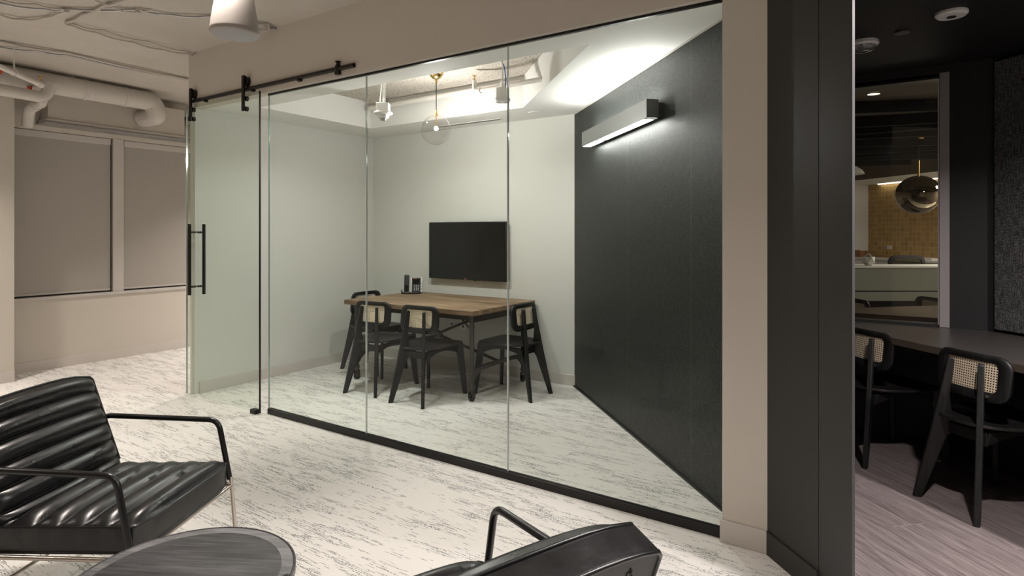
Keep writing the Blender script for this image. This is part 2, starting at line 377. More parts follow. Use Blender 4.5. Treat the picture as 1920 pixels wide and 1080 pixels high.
# ------------------------------------------------------------------ mesh builder
class MB:
    def __init__(s): s.v = []; s.f = []
    def quadgrid(s, rows, closed_u=False, closed_v=False, flip=False):
        b = len(s.v); nu = len(rows); nv = len(rows[0])
        for r in rows: s.v += [tuple(p) for p in r]
        for i in range(nu if closed_u else nu-1):
            for j in range(nv if closed_v else nv-1):
                i2 = (i+1) % nu; j2 = (j+1) % nv
                q = (b+i*nv+j, b+i2*nv+j, b+i2*nv+j2, b+i*nv+j2)
                s.f.append(q[::-1] if flip else q)
        return s
    def poly(s, pts):
        b = len(s.v); s.v += [tuple(p) for p in pts]; s.f.append(tuple(range(b, b+len(pts)))); return s
    def box(s, a, b, rz=0, at=(0, 0, 0)):
        """box between corners a and b, then turned about z and moved"""
        n = len(s.v); c, q = math.cos(rz), math.sin(rz)
        for x, y, z in ((a[0], a[1], a[2]), (b[0], a[1], a[2]), (b[0], b[1], a[2]), (a[0], b[1], a[2]),
                        (a[0], a[1], b[2]), (b[0], a[1], b[2]), (b[0], b[1], b[2]), (a[0], b[1], b[2])):
            s.v.append((x*c-y*q+at[0], x*q+y*c+at[1], z+at[2]))
        for f in ((0, 3, 2, 1), (4, 5, 6, 7), (0, 1, 5, 4), (1, 2, 6, 5), (2, 3, 7, 6), (3, 0, 4, 7)):
            s.f.append(tuple(n+i for i in f))
        return s
    def prism(s, pts, z0, z1):
        """vertical extrusion of a plan polygon (counter-clockwise)"""
        n = len(pts); b = len(s.v)
        s.v += [(p[0], p[1], z0) for p in pts] + [(p[0], p[1], z1) for p in pts]
        s.f.append(tuple(b+i for i in range(n-1, -1, -1))); s.f.append(tuple(b+n+i for i in range(n)))
        for i in range(n):
            j = (i+1) % n; s.f.append((b+i, b+j, b+n+j, b+n+i))
        return s
    def loft(s, A, B):
        """two matching outlines in 3-D, capped"""
        n = len(A); b = len(s.v); s.v += [tuple(p) for p in A] + [tuple(p) for p in B]
        s.f.append(tuple(b+i for i in range(n-1, -1, -1))); s.f.append(tuple(b+n+i for i in range(n)))
        for i in range(n):
            j = (i+1) % n; s.f.append((b+i, b+j, b+n+j, b+n+i))
        return s
    def tube(s, pts, r, n=10, caps=True, closed=False, sy=1.0):
        P = [Vector(p) for p in pts]; m = len(P)
        R = r if isinstance(r, (list, tuple)) else [r]*m
        rows = []; up = None
        for i in range(m):
            if closed: t = (P[(i+1) % m]-P[i-1])
            else: t = P[min(i+1, m-1)]-P[max(i-1, 0)]
            t.normalize()
            if up is None:
                up = Vector((0, 0, 1)) if abs(t.z) < 0.9 else Vector((1, 0, 0))
            sd = t.cross(up)
            if sd.length < 1e-6: sd = t.orthogonal()
            sd.normalize(); up = sd.cross(t).normalized()
            rows.append([P[i]+(sd*math.cos(a)+up*math.sin(a)*sy)*R[i] for a in [2*PI*j/n for j in range(n)]])
        b = len(s.v)
        s.quadgrid(rows, closed_u=closed, closed_v=True, flip=True)
        if caps and not closed:
            s.f.append(tuple(b+j for j in range(n))); s.f.append(tuple(b+(m-1)*n+j for j in range(n-1, -1, -1)))
        return s
    def lathe(s, prof, at=(0, 0, 0), n=32, axis='z', caps=True):
        rows = []
        for r, h in prof:
            row = []
            for j in range(n):
                a = 2*PI*j/n; x, y = r*math.cos(a), r*math.sin(a)
                p = (x, y, h) if axis == 'z' else ((x, h, y) if axis == 'y' else (h, x, y))
                row.append((p[0]+at[0], p[1]+at[1], p[2]+at[2]))
            rows.append(row)
        b = len(s.v)
        s.quadgrid(rows, closed_v=True, flip=(axis != 'y'))
        m = len(prof)
        if caps and prof[0][0] > 1e-6: s.f.append(tuple(b+j for j in range(n-1, -1, -1)))
        if caps and prof[-1][0] > 1e-6: s.f.append(tuple(b+(m-1)*n+j for j in range(n)))
        return s
    def build(s, name, m, parent=None, smooth=None, bevel=0, seg=2, loc=None, rot=None):
        me = bpy.data.meshes.new(name); me.from_pydata(s.v, [], s.f); me.update()
        import bmesh
        bm = bmesh.new(); bm.from_mesh(me)
        bmesh.ops.remove_doubles(bm, verts=bm.verts, dist=1e-6)
        bmesh.ops.recalc_face_normals(bm, faces=bm.faces)
        bm.to_mesh(me); bm.free()
        me.materials.append(M[m] if isinstance(m, str) else m)
        if smooth is not None:
            me.shade_smooth(); me.set_sharp_from_angle(angle=math.radians(smooth))
        o = bpy.data.objects.new(name, me); C.objects.link(o)
        if parent is not None: o.parent = parent
        if loc: o.location = loc
        if rot: o.rotation_euler = rot
        if bevel:
            b = o.modifiers.new('bevel', 'BEVEL'); b.width = bevel; b.segments = seg; b.limit_method = 'ANGLE'
            b.angle_limit = math.radians(40); b.harden_normals = False
            if smooth is None: me.shade_smooth(); me.set_sharp_from_angle(angle=math.radians(35))
        return o
def box(a, b, rz=0, at=(0, 0, 0)): return MB().box(a, b, rz, at)

def tag(o, label, cat, group=None, kind=None):
    o['label'] = label; o['category'] = cat
    if group: o['group'] = group
    if kind: o['kind'] = kind
    return o
def thing(name, label, cat, loc=(0, 0, 0), rz=0, group=None):
    o = bpy.data.objects.new(name, None); C.objects.link(o); o.empty_display_size = 0.1
    o.location = loc; o.rotation_euler = (0, 0, rz)
    return tag(o, label, cat, group)
def struct(name, mb, m, label=None, **kw):
    o = mb.build(name, m, **kw); o['kind'] = 'structure'
    if label: o['label'] = label
    return o
def copy_tree(o, parent=None):
    c = o.copy(); C.objects.link(c); c.parent = parent
    for ch in [x for x in bpy.data.objects if x.parent == o]: copy_tree(ch, c)
    return c
def arc(cx, cy, r, a0, a1, n=8):
    return [(cx+r*math.cos(a0+(a1-a0)*i/n), cy+r*math.sin(a0+(a1-a0)*i/n)) for i in range(n+1)]
def rrect(x0, y0, x1, y1, r, n=6):
    return (arc(x1-r, y0+r, r, -PI/2, 0, n)+arc(x1-r, y1-r, r, 0, PI/2, n) +
            arc(x0+r, y1-r, r, PI/2, PI, n)+arc(x0+r, y0+r, r, PI, 1.5*PI, n))
def fillet(pts, r, n=5):
    """polyline with its inner corners rounded"""
    P = [Vector(p) for p in pts]; out = [P[0]]
    for i in range(1, len(P)-1):
        a, b, c = P[i-1], P[i], P[i+1]
        u = (a-b).normalized(); v = (c-b).normalized(); d = min(r, (a-b).length*0.45, (c-b).length*0.45)
        p0, p1 = b+u*d, b+v*d
        for k in range(n+1):
            t = k/n; out.append(p0*(1-t)**2+b*2*t*(1-t)+p1*t*t)
    out.append(P[-1]); return out

# ------------------------------------------------------------------ structure
# plan lines:  glass front y=2.84, room back wall y=4.88, left wall x=-5.165, angled partition x+y=2.3
ZC = 2.48      # meeting room ceiling
ZL = 2.95      # lounge slab
def sline(s, x): return (x, s-x)
struct('floor', MB().poly([(-8.2, -4, 0), (3.2, -4, 0), (3.2, -0.83, 0), sline(2.37, -2.56)+(0,), (-2.56, 7.2, 0), (-8.2, 7.2, 0)]), 'carpet',
       'pale carpet with dark broken streaks')
struct('floor', MB().poly([(3.2, -0.83, 0), (5.2, -2.83, 0), (5.2, 0.2, 0), (0.44, 4.95, 0), (-2.56, 4.95, 0), sline(2.37, -2.56)+(0,)]), 'planks',
       'mauve grey wood plank floor of the dark booth')
struct('floor', MB().poly([(-2.5, 5.0, 0), (0.44, 5.0, 0), (3, 5.0, 0), (3, 14.5, 0), (-2.5, 14.5, 0)]), 'recep_carpet')
# lounge slab
struct('ceiling', MB().prism([(-8.2, -4), (3.2, -4), (3.2, -0.85), (-0.50, 2.84), (-5.2, 2.84), (-5.2, 7.2), (-8.2, 7.2)], ZL, ZL+0.12), 'concrete',
       'painted rough concrete ceiling of the lounge')
# meeting room ceiling with an open coffer
cof = [(-4.68, 3.12), (-1.54, 3.12), (-2.80, 4.385), (-4.68, 4.385)]
outer = [(-5.165, 2.86), (-0.54, 2.86), (-2.56, 4.88), (-5.165, 4.88)]
mb = MB()
for i in range(4):
    j = (i+1) % 4
    mb.loft([outer[i]+(ZC,), outer[j]+(ZC,), cof[j]+(ZC,), cof[i]+(ZC,)],
            [outer[i]+(ZC+0.03,), outer[j]+(ZC+0.03,), cof[j]+(ZC+0.03,), cof[i]+(ZC+0.03,)])
    e = 0.02
    a, b = Vector(cof[i]), Vector(cof[j]); nrm = Vector(((b-a).y, -(b-a).x)).normalized()*e
    mb.loft([(a.x, a.y, ZC+0.03), (b.x, b.y, ZC+0.03), (b.x+nrm.x, b.y+nrm.y, ZC+0.03), (a.x+nrm.x, a.y+nrm.y, ZC+0.03)],
            [(a.x, a.y, 2.76), (b.x, b.y, 2.76), (b.x+nrm.x, b.y+nrm.y, 2.76), (a.x+nrm.x, a.y+nrm.y, 2.76)])
struct('ceiling', mb, 'white', 'white plaster ceiling of the meeting room with a cut-out')
struct('ceiling', MB().prism([(-4.9, 2.98), (-1.3, 2.98), (-2.8, 4.6), (-4.9, 4.6)], 2.75, 2.79), 'mineral', 'speckled board inside the ceiling cut-out')
# booth ceiling and header
struct('ceiling', MB().prism([(-2.45, 4.9), sline(2.33, -2.45), sline(2.33, 5.0), (5.2, 0.2), (0.46, 4.9)], 2.505, 2.56), 'booth_dark', 'black booth ceiling')
struct('wall_right', MB().prism([(-0.17, 2.45), (-0.17, 2.57), (3.3, -0.9), (3.3, -1.02)], 2.50, 2.95), 'dark_wall')

# left wall of the meeting room, with its end face at the glass line
struct('wall_left', box((-5.24, 2.815, 0), (-5.165, 7.2, ZL)), 'room_wall', 'pale left wall of the meeting room')
# room back wall
struct('wall_back', box((-5.165, 4.88, 0), (-2.50, 4.98, ZL)), 'room_wall')
# front fascia above the glass
struct('wall_front', MB().prism([(-5.24, 2.80), (-0.52, 2.80), (-0.52, 2.88), (-5.24, 2.88)], 2.475, ZL), 'wall', 'greige wall band above the glass front')
# pillar in the glass line
struct('wall_front', MB().prism([(-0.715, 2.80), (-0.525, 2.80), (-0.525, 2.83), (-0.60, 2.90), (-0.715, 2.98)], 0, 2.475), 'wall', 'narrow greige wall strip right of the glass')
struct('baseboard_front', box((-0.725, 2.79, 0), (-0.521, 2.80, 0.10)), 'base', bevel=0.002)
# angled partition: black woven covering to the meeting room
struct('wall_angled', MB().prism([(-2.56, 4.878), (-0.56, 2.878), (-0.50, 2.95), (-2.44, 4.89)], 0, ZC+0.02), 'grasscloth', 'black woven wallcovering on the angled wall')
struct('trim_1', MB().prism([(-2.575, 4.873), (-0.565, 2.863), (-0.555, 2.873), (-2.560, 4.883)], 0, 0.012), 'black_metal')
struct('trim_2', MB().prism([(-2.562, 4.868), (-0.565, 2.871), (-0.56, 2.876), (-2.557, 4.873)], ZC-0.010, ZC-0.002), 'base')
# charcoal end of the partition facing the lounge
struct('wall_end', MB().prism([(-0.525, 2.80), (-0.30, 2.575), (-0.22, 2.66), (-0.44, 2.90), (-0.525, 2.90)], 0, ZL), 'dark_wall', 'charcoal angled end of the partition')
struct('baseboard_end', MB().prism([(-0.531, 2.794), (-0.305, 2.568), (-0.298, 2.575), (-0.524, 2.801)], 0, 0.10), 'dark_wall')
# jamb of the booth opening
struct('door_1', MB().prism([(-0.303, 2.580), (-0.178, 2.455), (-0.171, 2.462), (-0.29, 2.60)], 0, ZL), 'jamb', 'charcoal metal jamb of the booth opening', bevel=0.0015)
struct('trim_3', MB().prism([(-0.178, 2.4552), (-0.1768, 2.4540), (-0.1695, 2.4613), (-0.1707, 2.4625)], 0, ZL), mat('satin_grey_edge', (0.085, 0.083, 0.085), 0.5, 0.3))
# booth side of the partition
struct('wall_booth', MB().prism([(-0.22, 2.66), (-2.44, 4.88), (-2.36, 4.88), (-0.20, 2.69)], 0, 2.52), 'booth_dark')
# booth window wall y=4.88 with opening x -1.9..0.15, z 0.79..2.435
Y0, Y1 = 4.88, 4.98
mb = box((-2.44, Y0, 0), (0.50, Y1, 0.79)); mb.box((-2.44, Y0, 2.435), (0.50, Y1, 2.95))
mb.box((-2.44, Y0, 0.79), (-1.9, Y1, 2.435)); mb.box((0.20, Y0, 0.79), (0.50, Y1, 2.435))
struct('wall_window', mb, 'booth_dark', 'black wall around the booth window')
wf = struct('window_1', box((0.150, Y0-0.012, 0.775), (0.205, Y1, 2.455)), mat('graphite_frame', (0.30, 0.275, 0.28), 0.4, 0.2), 'metal frame of the booth window', bevel=0.002)
o = box((0.143, Y0+0.004, 0.79), (0.150, Y0+0.03, 2.43)).build('edge_strip', mat('pale_edge_seal', (0.62, 0.60, 0.57), 0.4), wf)
o = box((-1.9, Y0, 2.42), (0.150, Y1, 2.45)).build('window_head', 'black_metal', wf)
o = box((-1.9, Y0+0.03, 0.78), (0.150, Y0+0.042, 2.43)).build('pane', 'booth_glass', wf); o['label'] = 'clear booth window pane'
# booth angled side wall and felt panel
struct('wall_side', MB().prism([(0.445, 4.895), (5.2, 0.14), (5.3, 0.24), (0.60, 4.94)], 0, 2.52), 'booth_dark')
pn = tag(MB().prism([(0.430, 4.838), (3.0, 2.268), (3.03, 2.298), (0.46, 4.868)], 0.79, 2.475).build('acoustic_panel', 'felt', bevel=0.004),
         'charcoal woven acoustic panel on the booth side wall above the counter', 'wall panel')
# window wall of the lounge
mb = box((-7.48, -4, 0), (-7.38, 7.2, 0.74)); mb.box((-7.48, -4, 2.44), (-7.38, 7.2, ZL))
mb.box((-7.48, -4, 0.74), (-7.38, 1.2, 2.44)); mb.box((-7.48, 4.9, 0.74), (-7.38, 7.2, 2.44))
struct('wall_outer', mb, 'wall')
struct('wall_column', box((-7.6, -4, 0), (-7.03, 2.12, ZL)), 'wall', 'greige column beside the windows')
struct('baseboard_outer', box((-7.38, 2.12, 0), (-7.368, 7.2, 0.10)), 'base', bevel=0.002)
struct('baseboard_column', box((-7.03, -4, 0), (-7.018, 2.12, 0.10)), 'base', bevel=0.002)
struct('baseboard_left', box((-5.165, 2.85, 0), (-5.153, 4.88, 0.10)), 'base', bevel=0.002)
struct('baseboard_left', box((-5.252, 2.90, 0), (-5.24, 7.2, 0.10)), 'base', bevel=0.002)
struct('baseboard_back', box((-5.153, 4.868, 0), (-2.55, 4.88, 0.10)), 'base', bevel=0.002)
# unseen closing walls
struct('wall_rear', box((-8.2, -4.1, 0), (3.3, -4.0, ZL)), 'wall')
struct('wall_rear', box((3.2, -4, 0), (3.3, -0.9, ZL)), 'wall')
struct('wall_corridor', box((-8.2, 7.2, 0), (-5.1, 7.3, ZL)), 'wall')
struct('wall_booth_end', MB().prism([(5.0, -2.7), (5.1, -2.7), (5.3, 0.3), (5.2, 0.3)], 0, 2.6), 'booth_dark')
# window frames and roller blinds
for idx, (ya, yb) in enumerate(((1.9, 3.105), (3.215, 4.60))):
    wn = struct('window_%d' % (idx+2), MB().box((-7.47, ya, 0.74), (-7.42, yb, 0.765)).box((-7.47, ya, 2.40), (-7.42, yb, 2.44))
                .box((-7.47, ya, 0.765), (-7.42, ya+0.03, 2.40)).box((-7.47, yb-0.03, 0.765), (-7.42, yb, 2.40)), 'black_metal',
                'window frame behind the roller blind')
struct('trim_4', box((-7.44, 3.105, 0.74), (-7.374, 3.215, 2.44)), 'frame_paint', 'painted mullion between the windows', bevel=0.003)
struct('trim_5', box((-7.44, 1.2, 0.715), (-7.36, 4.9, 0.745)), 'frame_paint', 'window sill', bevel=0.003)
struct('trim_6', box((-7.43, 4.6, 0.74), (-7.38, 4.9, 2.44)), 'frame_paint')
for ya, yb, lab in ((2.0, 3.090, 'closed grey roller blind in the left window next to the column'), (3.225, 4.59, 'closed grey roller blind in the right window, partly behind the glass door')):
    b = thing('roller_blind', lab, 'blind', (-7.40, (ya+yb)/2, 0.77), 0, 'roller blinds at the lounge windows')
    h = (yb-ya)/2
    box((-0.006, -h, 0.0), (-0.003, h, 1.62)).build('fabric', 'blind', b)
    box((-0.012, -h, -0.008), (0.002, h, 0.012)).build('bottom_bar', 'frame_paint', b, bevel=0.002)
    box((-0.02, -h, 1.60), (0.012, h, 1.665)).build('cassette', 'frame_paint', b, bevel=0.003)

# ------------------------------------------------------------------ overhead services, lounge
va = thing('valance_box', 'painted boxed-in valance with a curtain track above the windows', 'valance', (-7.379, 3.12, 2.49))
box((0.0, -0.68, 0.045), (0.18, 0.68, 0.36)).build('panel', 'wall', va, bevel=0.003)
box((0.0, -0.70, 0.022), (0.20, 0.90, 0.050)).build('ledge', 'pipe_white', va, bevel=0.002)
box((0.0, -0.72, -0.002), (0.225, 0.92, 0.018)).build('curtain_track', 'steel', va, bevel=0.002)
br = thing('junction_bracket', 'small dark bracket at the end of the valance by the glass door', 'bracket', (-7.379, 3.92, 2.70))
box((0, -0.05, 0.06), (0.12, 0.06, 0.10)).build('arm', 'black_metal', br); box((0, -0.05, 0.0), (0.10, 0.06, 0.05)).build('plate', 'steel', br)

def ztube(pts, r, name, m, parent=None, n=20, fr=0.12, smooth=50, **kw):
    return MB().tube(fillet(pts, fr, 8), r, n).build(name, m, parent, smooth, **kw)
du = thing('insulated_duct', 'large canvas-wrapped pipe running above the windows and turning into the valance', 'duct', (-6.92, 2.6, 2.75))
P0 = Vector((-6.92, 2.6, 2.75))
def rel(pts, o): return [Vector(p)-o for p in pts]
ztube(rel([(-6.86, 0.2, 2.84), (-6.92, 3.30, 2.83), (-6.92, 3.36, 2.69), (-7.194, 3.33, 2.68)], P0), 0.098, 'wrapped_pipe', 'wrap', du, 28, 0.13)
for yy in (0.9, 2.65, 3.02):
    MB().lathe([(0.100, -0.014), (0.1035, -0.010), (0.1035, 0.010), (0.100, 0.014)], (0, 0, 0), 28, 'y').build('seam_band', 'wrap', du, 40, loc=(6.92-6.86-0.06*(yy-0.2)/3.1, yy-2.6, 0.0895-0.01*(yy-0.2)/3.1))
for yy in (2.55, 1.4):
    box((-0.01, yy-2.6-0.02, 0.165), (0.01, yy-2.6+0.02, 0.22)).build('hanger', 'pipe_white', du)
lp = thing('elbow_pipe', 'smaller wrapped pipe under the big duct with two elbows beside the column', 'pipe', (-6.72, 2.1, 2.6))
P1 = Vector((-6.72, 2.1, 2.6))
ztube(rel([(-6.62, 0.4, 2.69), (-6.72, 2.26, 2.655), (-6.72, 2.30, 2.80)], P1), 0.052, 'pipe_run', 'wrap', lp, 20, 0.07)
ztube(rel([(-6.86, 2.24, 2.60), (-7.05, 2.24, 2.585), (-7.13, 2.25, 2.43)], P1), 0.048, 'elbow', 'wrap', lp, 20, 0.08)
ztube(rel([(-6.72, 2.24, 2.66), (-6.74, 2.24, 2.60), (-6.88, 2.24, 2.60)], P1), 0.040, 'branch', 'wrap', lp, 20, 0.04)
vv = thing('valve', 'orange-red painted valve tag under the duct near the column', 'valve', (-6.82, 2.17, 2.735))
box((-0.02, -0.015, -0.02), (0.02, 0.015, 0.02)).build('red_tag', 'red', vv, bevel=0.004)
MB().tube([(0, 0, 0.0), (0, 0.02, 0.03)], 0.006).build('stem', 'black_metal', vv, 40)
v2 = copy_tree(vv); v2.location = (-6.75, 1.93, 2.83); v2['label'] = 'orange-red painted valve tag on top of the duct behind the sprinkler pipe'
vv['group'] = v2['group'] = 'valve tags on the pipes'
# sprinkler pipe
sp = thing('sprinkler_pipe', 'thin white sprinkler pipe crossing in front of the duct with a brass head', 'pipe', (-6.33, 1.95, 2.70))
P2 = Vector((-6.33, 1.95, 2.70))
MB().tube(rel([(-5.3, 0.95, 2.742), (-6.33, 2.09, 2.692)], P2), 0.021, 16).build('pipe', 'pipe_white', sp, 40)
MB().tube(rel([(-6.31, 2.068, 2.693), (-6.345, 2.105, 2.691)], P2), 0.027, 16).build('end_cap', 'pipe_white', sp, 40)
MB().lathe([(0.012, 0.0), (0.012, 0.016), (0.006, 0.018), (0.006, 0.045), (0.020, 0.047), (0.020, 0.051)], (0, 0, 0), 14).build('brass_head', 'brass', sp, 40, loc=(-0.0, 0.14, 0.015))
MB().tube(rel([(-6.10, 1.838, 2.95), (-6.10, 1.838, 2.735)], P2), 0.006, 8).build('hanger_rod', 'pipe_white', sp, 40)
MB().tube(rel([(-6.10, 1.838+0.0, 2.735)]+[(-6.10-0.026*math.sin(a)*S2, 1.838-0.026*math.sin(a)*S2, 2.705+0.028*math.cos(a)) for a in [i*PI/8 for i in range(17)]], P2), 0.004, 8).build('hanger_ring', 'pipe_white', sp, 40)

ZK = 2.925
cables = {
 'A': ([(-5.104, 1.43), (-5.088, 1.457), (-4.95, 1.684), (-4.838, 1.749), (-4.44, 2.023), (-4.361, 2.202), (-4.149, 2.372), (-3.978, 2.63), (-3.984, 2.79)], 0.006, 'armoured grey cable sagging across the ceiling to behind the pendant speaker'),
 'B': ([(-5.356, 1.534), (-5.343, 1.657), (-5.166, 1.731), (-4.88, 1.755)], 0.006, 'short looping cable at the top left corner of the ceiling'),
 'C': ([(-5.013, 1.435), (-4.912, 1.596), (-4.848, 1.752)], 0.005, 'thin cable meeting the ceiling clip from the upper left'),
 'D': ([(-4.277, 1.894), (-4.56, 1.862), (-4.869, 1.858), (-5.141, 1.858)], 0.008, 'pale conduit crossing the other cables toward the ceiling anchor'),
 'E': ([(-5.168, 1.877), (-5.22, 2.081), (-5.237, 2.353), (-5.243, 2.587), (-5.15, 2.78)], 0.005, 'thin cable from the ceiling anchor to the wall corner, left one of two'),
 'F': ([(-5.15, 1.896), (-5.115, 2.089), (-5.117, 2.409), (-5.119, 2.744)], 0.004, 'thin cable from the ceiling anchor to the wall corner, right one of two'),
 'G': ([(-6.18, 1.2), (-6.109, 1.75), (-6.015, 2.174), (-6.037, 3.244), (-6.05, 5.0)], 0.009, 'straight conduit along the ceiling above the duct'),
 'H': ([(-6.50, 1.3), (-6.307, 1.806), (-6.16, 2.012), (-6.09, 2.216), (-6.085, 3.26), (-6.09, 5.0)], 0.007, 'dark armoured cable beside the straight conduit above the duct'),
 'I': ([(-4.467, 1.738), (-4.50, 1.88), (-4.537, 2.01), (-4.371, 2.08)], 0.004, 'short thin cable crossing the armoured cable near the second clip'),
 'L': ([(-3.993, 2.60), (-3.96, 2.70), (-4.02, 2.77), (-4.12, 2.74), (-4.15, 2.64), (-4.05, 2.58)], 0.006, 'coiled cable end on the ceiling right of the pendant speaker'),
}
for k, (p, r, lab) in cables.items():
    pts = []
    for i in range(len(p)-1):
        for t in range(6):
            f = t/6; s = math.sin(f*PI)
            pts.append((p[i][0]*(1-f)+p[i+1][0]*f, p[i][1]*(1-f)+p[i+1][1]*f, ZK+0.012-0.012*s+(0.0015*(t % 2) if k in 'AH' else 0)))
    pts.append((p[-1][0], p[-1][1], ZK+0.012))
    tag(MB().tube(pts, r*1.35, 8).build('ceiling_cable', M['concrete'] if k not in 'AH' else M['steel'], None, 60), lab, 'cable', 'cables on the lounge ceiling')
for x, y, lab in ((-4.845, 1.75, 'cable clip on the ceiling where the looping cable joins'), (-4.44, 2.02, 'cable clip on the ceiling left of the pendant speaker'),
                  (-5.15, 1.875, 'ceiling anchor where two thin cables start'), (-5.14, 2.77, 'cable clip on the ceiling at the wall corner'),
                  (-6.03, 2.18, 'clip holding the straight conduit above the duct')):
    o = thing('cable_clip', lab, 'clip', (x, y, 2.915), 0.4, 'clips on the lounge ceiling')
    box((-0.03, -0.006, 0.012), (0.03, 0.006, 0.034)).build('bracket', 'concrete', o)
    box((-0.01, -0.01, 0.0), (0.012, 0.01, 0.012)).build('hook', 'concrete', o)

# pendant speaker
ps = thing('pendant_speaker', 'white cone-shaped pendant speaker hanging from the concrete ceiling', 'speaker', (-3.0, 1.848, 2.447))
MB().lathe([(0.108, 0.0), (0.120, 0.004), (0.124, 0.012), (0.122, 0.03), (0.112, 0.10), (0.095, 0.20), (0.075, 0.27), (0.045, 0.30), (0.0, 0.305)], n=48).build('housing', 'speaker', ps, 50)
MB().lathe([(0.0, 0.003), (0.104, 0.003), (0.108, 0.001), (0.104, -0.001), (0.0, -0.001)], n=48).build('grille', mat('grey_speaker_grille', (0.36, 0.36, 0.37), 0.6), ps, 40)
MB().tube([(0, 0, 0.30), (0, 0, 0.5)], 0.005, 8).build('cable', 'plastic_white', ps, 40)

# ------------------------------------------------------------------ glass front
YG = 2.84
JX = [-4.150, -3.068, -1.915, -0.722]
labs = ['clear fixed glass panel next to the sliding door', 'clear fixed glass panel, middle one of three', 'clear fixed glass panel against the narrow wall strip']
gw = thing('glass_partition', 'fixed three-panel glass wall with black floor channel fronting the meeting room', 'glass wall', (-2.43, YG, 0))
box((-1.715, -0.018, 0), (1.705, 0.018, 0.042)).build('floor_channel', 'black_metal', gw, bevel=0.002)
box((-1.72, -0.010, 2.461), (1.705, 0.010, 2.474)).build('head_channel', 'black_metal', gw)
for i in range(3):
    x0, x1 = JX[i]+0.0015, JX[i+1]-0.0015
    h = (x1-x0)/2
    g = box((-h+0.002, -0.005, 0), (h-0.002, 0.005, 2.418)).build('glass_panel', 'glass', gw, loc=((x0+x1)/2+2.43, 0, 0.042)); g['label'] = labs[i]
    for sgn in (-1, 1):
        box((sgn*h-0.0018, -0.0055, 0), (sgn*h+0.0018, 0.0055, 2.418)).build('polished_edge', 'glass_seam' if not (i == 0 and sgn < 0) else 'glass_edge', g)
# sliding door
dr = thing('sliding_door', 'frameless sliding glass door with black pull handles, left of the fixed glass', 'door', (-4.70, 2.776, 0.012))
box((-0.52, -0.006, 0), (0.525, 0.006, 2.475)).build('pane', 'door_glass', dr)
for x in (-0.523, 0.5285):
    box((x-0.003, -0.0065, 0), (x+0.003, 0.0065, 2.475)).build('polished_edge', 'glass_seam' if x < 0 else 'black_metal', dr)
for sgn in (-1, 1):
    hd = MB().tube([(-0.365 if sgn < 0 else -0.365, sgn*0.062, 0.86), (-0.365, sgn*0.062, 1.46)], 0.0135, 16).build('pull_handle', 'black_metal', dr, 40)
    for z in (0.93, 1.39):
        MB().tube([(-0.365, sgn*0.062, z), (-0.365, sgn*0.006, z)], 0.009, 12).build('standoff', 'black_metal', hd, 40)
MB().box((0.43, -0.022, -0.012), (0.50, 0.022, 0.022)).build('floor_guide', 'black_metal', dr, bevel=0.004)
# hangers with wheels belong to the door
for hx in (-0.435, 0.335):
    hg = box((hx-0.016, -0.024, 2.40-0.06), (hx+0.016, -0.008, 2.62)).build('roller_hanger', 'rail_metal', dr, bevel=0.004)
    MB().lathe([(0.030, -0.018), (0.042, -0.016), (0.034, 0.0), (0.042, 0.016), (0.030, 0.018)], (0, 0, 0), 24, 'y').build('wheel', 'rail_metal', hg, 40, loc=(hx, 0.012, 2.576))
    for z in (2.36, 2.44):
        MB().lathe([(0.019, -0.008), (0.019, 0.018)], (0, 0, 0), 18, 'y').build('clamp_disc', 'rail_metal', hg, 40, loc=(hx+0.006, 0.0, z))
rl = thing('door_rail', 'dark metal rail on the wall band carrying the sliding glass door', 'rail', (-4.13, 2.788, 2.528))
MB().tube([(-1.03, 0, 0), (1.0, 0, 0)], 0.0155, 16).build('tube', 'rail_metal', rl, 40)
for x in (-0.82, -0.15, 0.42):
    MB().lathe([(0.016, -0.002), (0.013, 0.024)], (0, 0, 0), 14, 'y').build('wall_mount', 'rail_metal', rl, 40, loc=(x, 0, 0))
    MB().lathe([(0.013, -0.03), (0.022, -0.024), (0.02, -0.012)], (0, 0, 0), 14).build('mount_nut', 'rail_metal', rl, 40, loc=(x, 0.0, 0))
MB().lathe([(0.022, -0.040), (0.024, -0.032), (0.020, -0.02), (0.020, 0.02), (0.012, 0.03), (0.012, 0.045), (0.02, 0.048), (0.02, 0.052)], n=18).build('end_stop', 'rail_metal', rl, 40, loc=(0.835, 0, 0))

